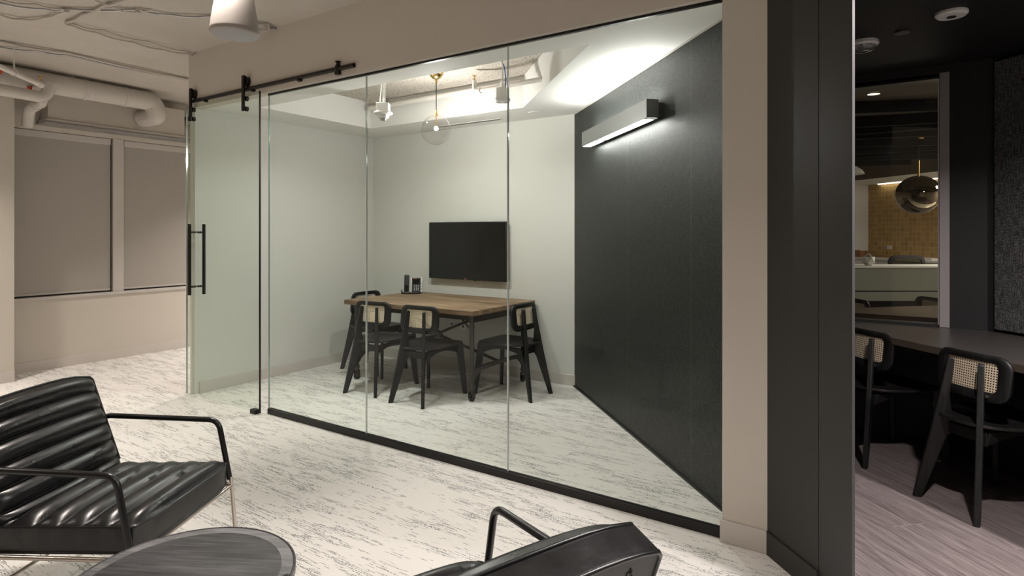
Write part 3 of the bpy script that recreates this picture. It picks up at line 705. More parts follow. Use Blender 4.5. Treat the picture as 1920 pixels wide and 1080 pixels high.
# ------------------------------------------------------------------ rattan chair
def chair_mesh(root):
    # boomerang rear legs: boards standing in diagonal planes, straight behind, thickest at the seat rail
    def board(sg, foot, dirv, prof, th, bev):
        dx, dy = dirv; px, py = dy, -dx
        def P(q, t): return (sg*(foot[0]+dx*q[0]+px*t), foot[1]+dy*q[0]+py*t, q[1])
        MB().loft([P(q, -th/2) for q in prof], [P(q, th/2) for q in prof]).build('leg', 'black_wood', root, bevel=bev, seg=3)
    prof = [(-0.018, 0.0), (0.020, 0.0), (0.128, 0.33), (0.160, 0.375), (0.170, 0.42), (0.152, 0.48), (0.146, 0.56), (0.165, 0.735),
            (0.160, 0.749), (0.148, 0.754), (0.135, 0.745), (0.060, 0.36)]
    for sg in (-1, 1): board(sg, (0.168, -0.270), (-0.57, 0.82), prof, 0.027, 0.005)
    pf = [(-0.020, 0.0), (0.016, 0.0), (0.080, 0.385), (0.105, 0.442), (0.020, 0.442)]
    for sg in (-1, 1): board(sg, (0.200, 0.275), (-0.66, -0.75), pf, 0.027, 0.004)
    # side rails arch from rear to front leg
    top = [(-0.15, 0.425), (0.20, 0.440)]; N_ = 10
    for sg in (-1, 1):
        bot = []
        for i in range(N_+1):
            t = i/N_; y = -0.17+0.37*t; z = 0.355+0.045*math.sin(t*PI)+0.015*t; bot.append((y, z))
        pr = bot+[(0.20, 0.440), (-0.15, 0.425)]
        xr = lambda y: 0.118+0.052*(y+0.17)/0.37
        A = [(sg*(xr(y)-0.011), y, z) for y, z in pr]; B = [(sg*(xr(y)+0.011), y, z) for y, z in pr]
        MB().loft(A, B).build('side_rail', 'black_wood', root, bevel=0.003)
    box((-0.165, 0.205, 0.385), (0.165, 0.225, 0.442)).build('front_rail', 'black_wood', root, bevel=0.003)
    box((-0.125, -0.165, 0.365), (0.125, -0.145, 0.42)).build('rear_rail', 'black_wood', root, bevel=0.003)
    # seat: straight front with rounded corners, half-round back
    out = []
    n = 56
    for i in range(n):
        a = 2*PI*i/n; c, s_ = math.cos(a), math.sin(a)
        if s_ >= 0: e = 0.32
        else: e = 0.93
        x = 0.222*(abs(c)**e)*(1 if c >= 0 else -1)
        y = (0.245 if s_ >= 0 else 0.245)*(abs(s_)**e)*(1 if s_ >= 0 else -1)
        x *= 1.0 if y > 0 else (1-0.05*abs(y)/0.245)
        out.append((x, y+0.022))
    rows = []
    def ring(k, z): return [(x*k, (y-0.01)*k+0.01, z(x*k, (y-0.01)*k+0.01)) for x, y in out]
    zt = lambda x, y: 0.4615-0.014*max(0, 1-(x/0.19)**2)*max(0, 1-((y+0.02)/0.21)**2)
    for k in (0.001, 0.25, 0.45, 0.62, 0.78, 0.90, 0.97): rows.append(ring(k, zt))
    rows.append(ring(0.992, lambda x, y: 0.4595)); rows.append(ring(1.0, lambda x, y: 0.4555))
    rows.append(ring(0.995, lambda x, y: 0.4475)); rows.append(ring(0.96, lambda x, y: 0.4440)); rows.append(ring(0.001, lambda x, y: 0.4410))
    MB().quadgrid(rows, closed_v=True).build('seat', 'seat_wood', root, 50)
    # curved back frame
    def bp(x, z, d):      # point on the curved back; d = offset toward the front
        zz = z-0.675
        return (x, -0.122+0.55*x*x+0.10*zz+d, z)
    Nn = 9
    O = rrect(-0.198, 0.565, 0.198, 0.792, 0.068, Nn); I = rrect(-0.138, 0.612, 0.138, 0.757, 0.026, Nn)
    def dens(P, m=6):
        q = []
        for i in range(len(P)):
            a, b = P[i], P[(i+1) % len(P)]
            d = math.hypot(a[0]-b[0], a[1]-b[1])
            k = m if d > 0.04 else 1
            for t in range(k): q.append((a[0]+(b[0]-a[0])*t/k, a[1]+(b[1]-a[1])*t/k))
        return q
    O, I = dens(O, 8), dens(I, 8)
    rows = []
    for (ox, oz), (ix, iz) in zip(O, I):
        sec = []
        for t, d in ((0.0, 0.0), (0.0, 0.007), (0.07, 0.0115), (0.5, 0.013), (0.93, 0.010), (1.0, 0.006), (1.0, -0.004), (0.93, -0.008), (0.5, -0.0115), (0.07, -0.010), (0.0, -0.006)):
            sec.append(bp(ox+(ix-ox)*t, oz+(iz-oz)*t, d))
        rows.append(sec)
    MB().quadgrid(rows, closed_u=True, closed_v=True).build('backrest', 'black_wood', root, 60)
    rows = []
    for j in range(13):
        z = 0.610+(0.759-0.610)*j/12
        rows.append([bp(-0.140+0.28*i/16, z, 0.0) for i in range(17)])
    o = MB().quadgrid(rows).build('cane_panel', 'cane', root, 60); o['label'] = 'natural woven cane panel'
    for sg in (-1, 1):
        MB().tube([(sg*0.100, -0.150, 0.592), (sg*0.108, -0.105, 0.588)], 0.010, 10).build('bracket', 'black_wood', root, 40)

rc = thing('rattan_chair', 'cane-back chair crossed by the glass seam, left one at the front of the wood table', 'chair',
           (-3.985, 3.85, 0), math.radians(7), 'cane-back chairs')
chair_mesh(rc)
spots = [
 ((-3.42, 3.845, 0), 3.5, 'cane-back chair at the front of the wood table, just left of its near leg'),
 ((-2.885, 4.375, 0), 90, 'cane-back chair at the right end of the wood table, by the dark wall'),
 ((-4.61, 4.35, 0), -90, 'mostly hidden cane-back chair at the far left end of the wood table'),
 ((0.330, 3.925, 0), -45, 'cane-back chair at the dark booth counter, nearest the right edge'),
 ((-0.160, 4.445, 0), -45, 'cane-back chair at the dark booth counter, partly cut off by the charcoal jamb'),
]
for loc, a, lab in spots:
    c = copy_tree(rc); c.location = loc; c.rotation_euler = (0, 0, math.radians(a)); c['label'] = lab

# ------------------------------------------------------------------ meeting table
tb = thing('meeting_table', 'rectangular table with weathered brown wood top and dark iron frame on small casters', 'table', (-3.73, 4.365, 0))
HX, HY = 0.77, 0.485
box((-HX, -HY, 0.718), (HX, HY, 0.762)).build('tabletop', 'table_wood', tb, bevel=0.005)
fr = MB()
for y in (-HY+0.10, HY-0.10): fr.box((-HX+0.06, y-0.014, 0.668), (HX-0.06, y+0.014, 0.7185))
for x in (-HX+0.06, HX-0.06): fr.box((x-0.014, -HY+0.10, 0.668), (x+0.014, HY-0.10, 0.7185))
fr.build('apron', 'iron', tb, bevel=0.003)
LX, LY = 0.69, 0.395
for sx in (-1, 1):
    for sy in (-1, 1):
        lg = MB().lathe([(0.018, 0.085), (0.022, 0.10), (0.029, 0.115), (0.022, 0.13), (0.017, 0.15), (0.021, 0.17), (0.021, 0.60), (0.026, 0.612), (0.026, 0.622), (0.019, 0.632), (0.019, 0.66), (0.028, 0.672), (0.030, 0.7185)], n=20)
        lg = lg.build('leg', 'iron', tb, 40, loc=(sx*LX, sy*LY, 0))
        cs = MB().box((-0.026, -0.020, 0.028), (-0.017, 0.020, 0.088)).box((0.017, -0.020, 0.028), (0.026, 0.020, 0.088)).box((-0.026, -0.020, 0.076), (0.026, 0.020, 0.09)).build('caster_fork', 'iron', lg, bevel=0.004)
        MB().lathe([(0.020, -0.015), (0.031, -0.012), (0.031, 0.012), (0.020, 0.015)], n=20, axis='x').build('wheel', 'black_metal', cs, 40, loc=(0, 0, 0.031))
        MB().tube([(-sx*0.02, 0, 0.60), (-sx*0.10, 0, 0.67)], 0.008, 8).build('corner_brace', 'iron', lg, 40)
# end stretchers, arched where they meet the legs
for sx in (-1, 1):
    n_ = 20; low = []; up = []
    for i in range(n_+1):
        y = -LY+0.012+(2*LY-0.024)*i/n_; e = min(i, n_-i)/n_
        drop = 0.085*max(0, 1-e/0.16)**2
        up.append((y, 0.268+0.010*math.sin(PI*i/n_))); low.append((y, 0.232-drop+0.010*math.sin(PI*i/n_)))
    pr = low+up[::-1]
    MB().loft([(sx*LX-0.011, y, z) for y, z in pr], [(sx*LX+0.011, y, z) for y, z in pr]).build('end_stretcher', 'iron', tb, bevel=0.003)
    MB().tube([(sx*LX, -LY, 0.655), (sx*LX, LY, 0.655)], 0.006, 8).build('end_rod', 'iron', tb, 40)
    ztube([(0, 0, 0.43), (sx*0.30, 0, 0.358), (sx*LX, 0, 0.262)], 0.013, 'lower_brace', 'iron', tb, 10, 0.2)
    ztube([(0, 0, 0.45), (sx*0.25, 0, 0.552), (sx*0.62, 0, 0.700)], 0.013, 'upper_brace', 'iron', tb, 10, 0.2)
MB().lathe([(0.026, -0.02), (0.034, 0), (0.026, 0.02)], n=16, axis='y').build('brace_hub', 'iron', tb, 40, loc=(0, 0, 0.44))

# conference phone
ph = thing('desk_phone', 'black desk phone with silver edges and cordless-style handset on the wood table', 'phone', (-4.36, 4.67, 0.762), math.radians(38))
MB().prism(rrect(-0.115, -0.06, 0.10, 0.06, 0.05), 0.0, 0.016).build('base', 'plastic_black', ph, bevel=0.004)
sc_ = 0.10
def slab(x0, x1, z0, z1, y0, lean, th):
    return [(x0, y0, z0), (x1, y0, z0), (x1, y0+lean, z1), (x0, y0+lean, z1)], [(x0, y0+th, z0), (x1, y0+th, z0), (x1, y0+lean+th, z1), (x0, y0+lean+th, z1)]
A, B = slab(-0.018, 0.105, 0.014, 0.165, -0.030, 0.045, 0.026); bd = MB().loft(A, B).build('body', 'plastic_grey', ph, bevel=0.006)
A, B = slab(-0.004, 0.088, 0.016, 0.163, -0.0335, 0.045, 0.004); MB().loft(A, B).build('front_panel', 'plastic_black', ph, bevel=0.002)
A, B = slab(0.004, 0.080, 0.100, 0.150, -0.0095, 0.0152, 0.002); MB().loft(A, B).build('display', 'screen', ph)
A, B = slab(0.010, 0.040, 0.153, 0.158, 0.0065, 0.0015, 0.002); MB().loft(A, B).build('red_mark', 'red', ph)
for r in range(4):
    for q in range(3):
        z = 0.035+r*0.0145; x = 0.020+q*0.020; y = -0.0335+0.045*(z-0.016)/0.147-0.0008
        A, B = slab(x, x+0.009, z, z+0.006, y, 0.0018, 0.002); MB().loft(A, B).build('key', 'plastic_grey', ph)
for z, r in ((0.105, 0.005), (0.050, 0.005), (0.075, 0.004)):
    y = -0.0335+0.045*(z-0.016)/0.147
    MB().lathe([(r, 0), (r, 0.003)], n=12, axis='y').build('side_button', 'plastic_black', ph, 40, loc=(0.0965, y-0.001, z))
A, B = slab(-0.082, -0.030, 0.022, 0.195, -0.052, 0.050, 0.026); hs = MB().loft(A, B).build('handset', 'plastic_black', ph, bevel=0.009, seg=3)
A, B = slab(-0.070, -0.042, 0.030, 0.090, -0.0530, 0.0165, 0.003); MB().loft(A, B).build('handset_gloss', 'screen', ph)
MB().tube([(-0.10, -0.035, 0.014), (-0.112, -0.03, 0.03), (-0.105, 0.0, 0.036)], 0.005, 8).build('cradle_tab', 'plastic_black', ph, 40)

# television
tv = thing('television', 'black flat-screen television mounted on the pale back wall above the table', 'television', (-3.765, 4.818, 0.920))
box((-0.495, -0.0, 0.0), (0.495, 0.030, 0.588)).build('bezel', 'plastic_black', tv, bevel=0.004)
box((-0.482, -0.0015, 0.020), (0.482, 0.001, 0.576)).build('screen', 'screen', tv)
box((-0.36, 0.030, -0.004), (0.40, 0.055, 0.50)).build('rear_case', 'plastic_black', tv, bevel=0.004)
box((-0.10, 0.055, 0.15), (0.10, 0.062, 0.40)).build('wall_mount', 'black_metal', tv)
lg = MB().lathe([(0.0055, 0.0), (0.0055, 0.001)], n=16, axis='y').build('logo_disc', mat('logo_red', (0.5, 0.02, 0.03), 0.4), tv, None, loc=(0.012, -0.002, 0.0085))
t_ = bpy.data.curves.new('logo_text', 'FONT'); t_.body = 'LG'; t_.size = 0.016; t_.extrude = 0.0003; t_.align_x = 'CENTER'
to = bpy.data.objects.new('logo_text', t_); C.objects.link(to); to.parent = tv; to.location = (-0.008, -0.003, 0.006); to.rotation_euler = (PI/2, 0, 0)
t_.materials.append(M['plastic_grey'])
bpy.context.view_layer.update()
tm = bpy.data.meshes.new_from_object(to.evaluated_get(bpy.context.evaluated_depsgraph_get()))
bpy.data.objects.remove(to); to = bpy.data.objects.new('logo_text', tm); C.objects.link(to); to.parent = tv; to.location = (-0.008, -0.003, 0.006); to.rotation_euler = (PI/2, 0, 0)
MB().box((0.10, 0.002, -0.006), (0.125, 0.012, 0.0)).build('sensor', 'plastic_black', tv)

# wall outlets beneath the table
for x, z, lab in ((-3.995, 0.47, 'white double wall outlet under the table, left one'), (-3.845, 0.455, 'white double wall outlet under the table, right one')):
    o = thing('wall_outlet', lab, 'outlet', (x, 4.8795, z), 0, 'outlets on the back wall')
    box((-0.038, -0.005, -0.06), (0.038, 0, 0.06)).build('cover_plate', 'plastic_white', o, bevel=0.002)
    for dz in (-0.022, 0.022):
        box((-0.012, -0.0065, dz-0.010), (0.012, -0.004, dz+0.010)).build('socket', 'plastic_grey' if dz > 0 else 'plastic_black', o)

# ------------------------------------------------------------------ linear wall lamp on the black wall
wl = thing('linear_wall_lamp', 'grey linear up-and-down wall lamp glowing on the black woven wall', 'lamp', (-1.715, 4.033, 2.10), -PI/4)
# local: +x along wall toward the lounge, -y away from the wall
LL = 0.635
MB().box((-LL, -0.112, 0.0), (LL, -0.106, 0.115)).box((-LL, -0.040, 0.0), (LL, -0.034, 0.115)).box((-LL, -0.112, 0.0), (-LL+0.006, -0.034, 0.115)).box((LL-0.006, -0.112, 0.0), (LL, -0.034, 0.115)).build('housing', mat('grey_anodised_aluminium', (0.30, 0.31, 0.31), 0.38, 0.7), wl)
box((-LL+0.006, -0.106, 0.006), (LL-0.006, -0.040, 0.009)).build('lower_diffuser', 'led', wl)
box((-LL+0.006, -0.106, 0.100), (LL-0.006, -0.040, 0.103)).build('upper_diffuser', 'led_up', wl)
for x in (-LL+0.35, LL-0.03):
    box((x-0.03, -0.035, 0.02), (x+0.03, 0.0, 0.095)).build('wall_bracket', 'iron', wl)
    box((x-0.03, -0.108, 0.001), (x+0.015, -0.038, 0.006)).build('diffuser_clip', 'plastic_grey', wl)

# ------------------------------------------------------------------ globe pendant
gp = thing('globe_pendant', 'clear glass globe pendant with brass canopy and glowing bulb in the meeting room', 'pendant lamp', (-3.293, 3.815, 2.25))
MB().lathe([(0.125*math.sin(a), -0.125*math.cos(a)) for a in [0.001+(PI-0.14)*i/28 for i in range(29)]], n=48).build('glass_globe', 'bulb_glass', gp, 60)
MB().lathe([(0.0, 0.4995), (0.062, 0.499), (0.062, 0.484), (0.055, 0.455), (0.036, 0.432), (0.011, 0.422), (0.008, 0.39), (0.0, 0.39)][::-1], n=32).build('canopy', 'brass', gp, 50)
MB().tube([(0, 0, 0.395), (0, 0, 0.17)], 0.0035, 8).build('cord', 'black_metal', gp, 40)
MB().lathe([(0.018, 0.118), (0.016, 0.128), (0.008, 0.14), (0.005, 0.17)], n=20).build('socket_cap', 'brass', gp, 40)
MB().tube([(0, 0, 0.12), (0, 0, 0.035)], 0.005, 8).build('stem', 'brass', gp, 40)
MB().lathe([(0.017*math.sin(a)+1e-5, -0.017*math.cos(a)) for a in [PI*i/12 for i in range(13)]], n=20).build('bulb', 'bulb', gp, 60, loc=(0, 0, 0.015))
point('pendant_bulb_light', (-3.293, 3.815, 2.265), 0.03, 43, (1.0, 0.965, 0.93))

# ------------------------------------------------------------------ services in the coffer
dt = thing('smoke_detector', 'white smoke detector on a junction box hanging by cords in the ceiling cut-out, left side', 'detector', (-3.52, 3.435, 2.31), 0.6); dt.scale = (1.06,)*3
box((-0.045, -0.045, 0.045), (0.045, 0.045, 0.115)).build('junction_box', 'plastic_white', dt, bevel=0.003)
MB().lathe([(0.0, 0.0), (0.035, 0.002), (0.042, 0.012), (0.046, 0.030), (0.066, 0.034), (0.072, 0.042), (0.066, 0.050), (0.0, 0.05)], n=32).build('detector_head', 'plastic_white', dt, 40)
MB().lathe([(0.0, -0.018), (0.020, -0.014), (0.026, 0.0), (0.0, 0.002)], n=20).build('lens', 'steel', dt, 40)
for a, b in (((-0.03, 0.02), (0.0, 0.0)), ((0.0, 0.0), (0.0, 0.0)), ((0.012, 0), (0.012, 0))):
    MB().tube([(a[0], a[1], 0.11), (b[0], b[1], 0.415)], 0.0035, 8).build('hanging_cord', 'plastic_white', dt, 40)
d2 = thing('emergency_sensor', 'white round sensor with junction box hanging by a rod in the ceiling cut-out, right side', 'detector', (-2.56, 3.72, 2.375), 0.4); d2.scale = (1.15,)*3
MB().lathe([(0.046, 0.03), (0.046, 0.092), (0.0, 0.092)], n=8).build('junction_box', 'plastic_white', d2, 30)
MB().lathe([(0.0, 0.0), (0.045, 0.003), (0.052, 0.012), (0.052, 0.026), (0.04, 0.032), (0.0, 0.032)], n=28).build('sensor_head', 'plastic_white', d2, 40)
for x in (-0.022, 0.022): MB().lathe([(0.0, -0.004), (0.011, 0.0), (0.011, 0.004)], n=14).build('lens', 'steel', d2, 40, loc=(x, 0.0, 0.0))
MB().tube([(0, 0, 0.09), (0, 0, 0.325)], 0.0045, 8).build('rod', 'plastic_white', d2, 40)
ztube([(0.02, 0, 0.09), (0.024, 0.0, 0.16), (0.008, 0.01, 0.25), (-0.02, 0, 0.29), (-0.06, 0, 0.32)], 0.0035, 'blue_cable', 'blue', d2, 8, 0.04)
pp = thing('sprinkler_pipe', 'white sprinkler pipe with brass head crossing the ceiling cut-out', 'pipe', (-2.66, 4.0, 2.55))
P4 = Vector((-2.66, 4.0, 2.55))
ztube(rel([(-3.02, 3.98, 2.66), (-3.02, 3.98, 2.575), (-2.92, 3.98, 2.570), (-2.05, 3.90, 2.56)], P4), 0.019, 'pipe', 'pipe_white', pp, 16, 0.03)
MB().tube(rel([(-2.99, 3.98, 2.572), (-2.955, 3.98, 2.571)], P4), 0.024, 16).build('elbow_collar', 'pipe_white', pp, 40)
MB().lathe([(0.010, 0.0), (0.010, 0.01), (0.005, 0.012), (0.005, 0.03), (0.018, 0.032), (0.018, 0.036)], n=14).build('brass_head', 'brass', pp, 40, loc=(-0.36, -0.02, 0.115))
MB().tube(rel([(-2.72, 3.96, 2.60), (-2.72, 3.96, 2.75)], P4), 0.005, 8).build('hanger_rod', 'plastic_white', pp, 40)
box((-0.072, -0.063, -0.018), (-0.048, -0.017, 0.060)).build('hanger_clevis', 'plastic_white', pp, bevel=0.004)
bp_ = thing('branch_pipe', 'long white pipe along the back of the ceiling cut-out', 'pipe', (-3.5, 4.32, 2.71))
P5 = Vector((-3.5, 4.32, 2.71))
MB().tube(rel([(-4.62, 4.30, 2.665), (-2.78, 4.30, 2.675)], P5), 0.026, 18).build('pipe', 'pipe_white', bp_, 40)
MB().tube(rel([(-4.50, 4.30, 2.665), (-4.50, 4.30, 2.75)], P5), 0.010, 8).build('hanger', 'pipe_white', bp_, 40)
MB().box((-1.10, -0.06, 0.0), (-0.92, 0.04, 0.04)).build('bracket', 'mineral', bp_)
# ceiling slot diffuser and flush speaker
sd = thing('slot_diffuser', 'narrow dark slot air diffuser in the meeting room ceiling near the back wall', 'diffuser', (-3.66, 4.70, 2.479))
box((-0.42, -0.03, -0.003), (0.42, 0.03, 0.004)).build('frame', 'white', sd)
for y in (-0.012, 0.012): box((-0.40, y-0.006, -0.0045), (0.40, y+0.006, -0.002)).build('slot', 'black_metal', sd)
tag(MB().lathe([(0.0, -0.006), (0.055, -0.006), (0.062, 0.0)], n=32).build('ceiling_cover', 'white', None, 40, loc=(-2.82, 4.62, 2.480)), 'small round white cover plate on the meeting room ceiling near the black wall', 'cover plate')

# ------------------------------------------------------------------ lounge chairs
def lounge_mesh(root):
    W = 0.288; ZT = 0.400
    def cushion(L, T, nch, name, par, back=False):
        """channel tufted slab: u along length L, w across, t thickness; returns builder in slab coords (x, u, t)"""
        nx, nu = 22, 84
        def tp(x, u):
            e = (abs(x)/W); edge = (1-e**10)
            f = (L-u)/L*nch; ph_ = f-math.floor(f)
            b = 0.031*(math.sin(PI*min(max(ph_, 0), 1))**0.62) if 0 < u < L else 0
            crown = 0.012*(1-e*e)
            endr = min(u, L-u)/0.02
            return T+(b+crown)*edge*min(1, max(0, endr))+0.0
        rows = []
        for j in range(nu+1):
            u = L*j/nu; row = []
            xs_ = [W*math.sin((-1+2*i/nx)*PI/2) for i in range(nx+1)]
            for x in xs_: row.append((x, u, tp(x, u)))
            for x in xs_[::-1]: row.append((x, u, 0.0))
            rows.append(row)
        m = MB(); m.quadgrid(rows, closed_v=True)
        n_ = 2*(nx+1); k = len(rows)
        for i in range(nx):
            for base, fl in ((0, 0), ((k-1)*n_, 1)):
                q = (base+i, base+i+1, base+n_-2-i, base+n_-1-i); m.f.append(q if fl else q[::-1])
        return m
    # seat
    SL = 0.530; T = 0.088
    m = cushion(SL, T, 5.5, 'seat', root)
    y0 = -0.275
    def sub(pts, k=8):
        return [tuple(a[c]+(b[c]-a[c])*t/k for c in range(3)) for a, b in zip(pts, pts[1:]) for t in range(k)]+[pts[-1]]
    def seat_xf(p): return (p[0], y0+p[1]-0.020*(p[1]/SL)*abs(p[0]/W)**6, ZT-T+p[2]-0.02*(1-p[1]/SL))
    m.v = [seat_xf(p) for p in m.v]
    st = m.build('seat_cushion', 'leather', root, 48, bevel=0.006)
    def rim(pts, r=0.0055): return [Vector(p) for p in pts]
    MB().tube([seat_xf(p) for p in sub([(-W, 0.0, T), (-W, SL-0.01, T), (-W+0.01, SL, T), (W-0.01, SL, T), (W, SL-0.01, T), (W, 0.0, T)])], 0.0052, 8).build('piping', 'piping', st, 60)
    MB().tube([seat_xf(p) for p in sub([(-W, 0.0, 0.003), (-W, SL, 0.003), (W, SL, 0.003), (W, 0.0, 0.003)])], 0.0045, 8).build('piping', 'piping', st, 60)
    # back: slab coords -> tilted frame
    BL = 0.440; TB = 0.080; tilt = math.radians(20)
    ey = Vector((0, -math.sin(tilt), math.cos(tilt))); en = Vector((0, math.cos(tilt), math.sin(tilt)))
    org = Vector((0, -0.300, 0.345))
    def back_xf(p):
        q = org+Vector((p[0], 0, 0))+ey*(p[1]+0.010-0.030*(p[1]/BL)**2*abs(p[0]/W)**3.5)+en*(p[2]-0.02); return (q.x, q.y, q.z)
    m = cushion(BL, TB, 5.6, 'back', root); m.v = [back_xf(p) for p in m.v]
    bk = m.build('back_cushion', 'leather', root, 48, bevel=0.006)
    MB().tube([back_xf(p) for p in sub([(-W, 0.03, TB), (-W, BL-0.012, TB), (-W+0.012, BL, TB), (W-0.012, BL, TB), (W, BL-0.012, TB), (W, 0.03, TB)])], 0.0052, 8).build('piping', 'piping', bk, 60)
    MB().tube([back_xf(p) for p in sub([(-W, 0.0, 0.0), (-W, BL-0.012, 0.0), (-W+0.012, BL, 0.0), (W-0.012, BL, 0.0), (W, BL-0.012, 0.0), (W, 0.0, 0.0)], 10)], 0.0060, 8).build('piping', 'piping', bk, 60)
    MB().quadgrid([[back_xf(((W-0.006)*(-1+2*i/16), (BL-0.006)*j/8, -0.0012)) for i in range(17)] for j in range(9)]).build('back_leather_panel', 'back_leather', bk)
    # zigzag stitched seams on the rear panel
    def zig(a, b):
        a, b = Vector((a[0], a[1], 0)), Vector((b[0], b[1], 0)); n = max(4, int((b-a).length/0.007)); d = (b-a).normalized(); s = Vector((-d.y, d.x, 0))
        return [back_xf((lambda q: (q.x, q.y, -0.0020))(a+(b-a)*i/n+s*0.003*(1 if i % 2 else -1))) for i in range(n+1)]
    seams = []
    for a in (-0.20, 0.0, 0.20):
        seams += [((a, BL-0.03), (a+0.03, BL-0.13)), ((a+0.03, BL-0.13), (a+0.13, BL-0.16)), ((a+0.03, BL-0.13), (a-0.03, BL-0.24)), ((a+0.13, BL-0.16), (a+0.20, BL-0.03)), ((a-0.03, BL-0.24), (a+0.06, BL-0.34))]
    sm = MB()
    for a, b in seams:
        if max(abs(a[0]), abs(b[0])) < W-0.01: sm.tube(zig(a, b), 0.0011, 5)
    sm.build('stitched_seams', 'thread', bk)
    # frame
    for sg in (-1, 1):
        X = sg*(W+0.016)
        MB().tube(fillet([(X, -0.365, 0.30), (X, -0.35, 0.588), (X, 0.188, 0.581), (X, 0.240, 0.325)], 0.045, 6), 0.0115, 14).build('arm', 'piping', root, 50)
        MB().tube([(X, 0.244, 0.335), (X, 0.275, 0.0)], 0.0085, 12).build('leg', 'nickel', root, 40)
        MB().tube([(X, -0.365, 0.31), (X, -0.40, 0.0)], 0.0085, 12).build('leg', 'nickel', root, 40)
        MB().tube([(X, 0.246, 0.298), (X, -0.366, 0.288)], 0.0080, 12).build('side_bar', 'nickel', root, 40)
    MB().tube([(-W-0.016, 0.247, 0.296), (W+0.016, 0.247, 0.296)], 0.0075, 12).build('cross_bar', 'nickel', root, 40)
    MB().tube([(-W-0.016, -0.366, 0.288), (W+0.016, -0.366, 0.288)], 0.0075, 12).build('cross_bar', 'nickel', root, 40)
    MB().tube([(-W-0.016, -0.390, 0.10), (W+0.016, -0.390, 0.10)], 0.0070, 12).build('rear_stretcher', 'nickel', root, 40)
lc = thing('lounge_chair', 'black channel-tufted leather armchair at the left, seen from its front right side', 'armchair', (-2.542, 1.122, 0), math.radians(-61.0), 'black leather lounge chairs')
lounge_mesh(lc)
l2 = copy_tree(lc); l2.location = (-0.972, 1.118, 0); l2.rotation_euler = (0, 0, math.radians(69))
l2['label'] = 'black leather armchair at the bottom centre, seen from behind over its stitched back'

# coffee table
ct = thing('coffee_table', 'small round dark-stained wood table with a paler rim between the leather chairs', 'coffee table', (-1.715, 0.895, 0), 0.5)
RT = 0.305; ZT_ = 0.42
MB().lathe([(0.0, ZT_-0.026), (RT-0.012, ZT_-0.026), (RT, ZT_-0.018), (RT, ZT_+0.001), (RT-0.004, ZT_+0.004), (RT-0.008, ZT_+0.001), (0.0, ZT_+0.001)], n=96).build('tabletop', 'coffee_top', ct, 30)
MB().lathe([(RT-0.040, ZT_+0.0010), (RT-0.040, ZT_+0.0016), (RT-0.008, ZT_+0.0016), (RT-0.008, ZT_+0.0010)], n=96, caps=False).build('rim_band', 'coffee_rim', ct, 30)
MB().lathe([(0.03, 0.02), (0.03, ZT_-0.026)], n=24).build('pedestal', 'black_metal', ct, 40)
MB().lathe([(0.0, 0.0), (0.18, 0.0), (0.18, 0.012), (0.03, 0.022), (0.0, 0.022)], n=48).build('base', 'black_metal', ct, 40)

# ------------------------------------------------------------------ booth counter and ceiling devices
cn = thing('booth_counter', 'dark brown laminate counter fitted into the booth corner under the window', 'counter', (-0.2, 4.5, 0))
P6 = Vector((-0.2, 4.5, 0))
poly = [(-0.735, 4.875), sline(4.14, -0.735), sline(4.14, 2.0), sline(5.29, 2.575), (0.415, 4.875)]
pl = [(x-P6.x, y-P6.y) for x, y in poly]
MB().prism(pl, 0.735, 0.774).build('worktop', 'counter', cn, bevel=0.001)
e0, e1 = sline(4.14, -0.735), sline(4.14, 2.0)
MB().prism([(e0[0]-P6.x-0.002, e0[1]-P6.y-0.002), (e1[0]-P6.x-0.002, e1[1]-P6.y-0.002), (e1[0]-P6.x, e1[1]-P6.y), (e0[0]-P6.x, e0[1]-P6.y)], 0.735, 0.7735).build('front_edge', 'counter_edge', cn)
q0, q1 = sline(4.95, 0.25), sline(4.95, 2.3)
MB().prism([(q0[0]-P6.x, q0[1]-P6.y), (q1[0]-P6.x, q1[1]-P6.y), (q1[0]-P6.x+0.02, q1[1]-P6.y+0.02), (q0[0]-P6.x+0.02, q0[1]-P6.y+0.02)], 0.0, 0.735).build('support_panel', 'booth_dark', cn)

sb = thing('strobe_alarm', 'white domed strobe alarm on the black booth ceiling beside the jamb', 'alarm', (-0.235, 4.03, 2.505))
MB().lathe([(0.078, 0.0), (0.080, -0.018), (0.070, -0.028), (0.0, -0.028)], n=40).build('housing', 'plastic_white', sb, 40)
MB().lathe([(0.066, -0.028), (0.058, -0.045), (0.035, -0.062), (0.0, -0.068)], n=32).build('lens_dome', glass('strobe_lens', (0.85, 0.85, 0.85), 1.5, 1.5), sb, 60)
MB().box((-0.03, -0.008, -0.055), (0.03, 0.008, -0.029)).build('flash_tube', 'steel', sb, bevel=0.003)
sk = thing('ceiling_detector', 'flat round white detector on the black booth ceiling near the top right', 'detector', (0.165, 3.735, 2.505))
MB().lathe([(0.070, 0.0), (0.070, -0.012), (0.060, -0.022), (0.0, -0.024)], n=40).build('housing', 'plastic_white', sk, 40)
MB().lathe([(0.022, -0.0235), (0.020, -0.026), (0.0, -0.027)], n=24).build('vent_ring', 'black_metal', sk, 40)
tag(MB().lathe([(0.038, 0.0), (0.038, -0.010), (0.0, -0.012)], n=28).build('sprinkler_cover', mat('dark_cover_plate', (0.05, 0.048, 0.045), 0.4), None, 40, loc=(-0.045, 3.94, 2.505)),
    'small dark round sprinkler cover on the black booth ceiling between the white devices', 'cover plate')

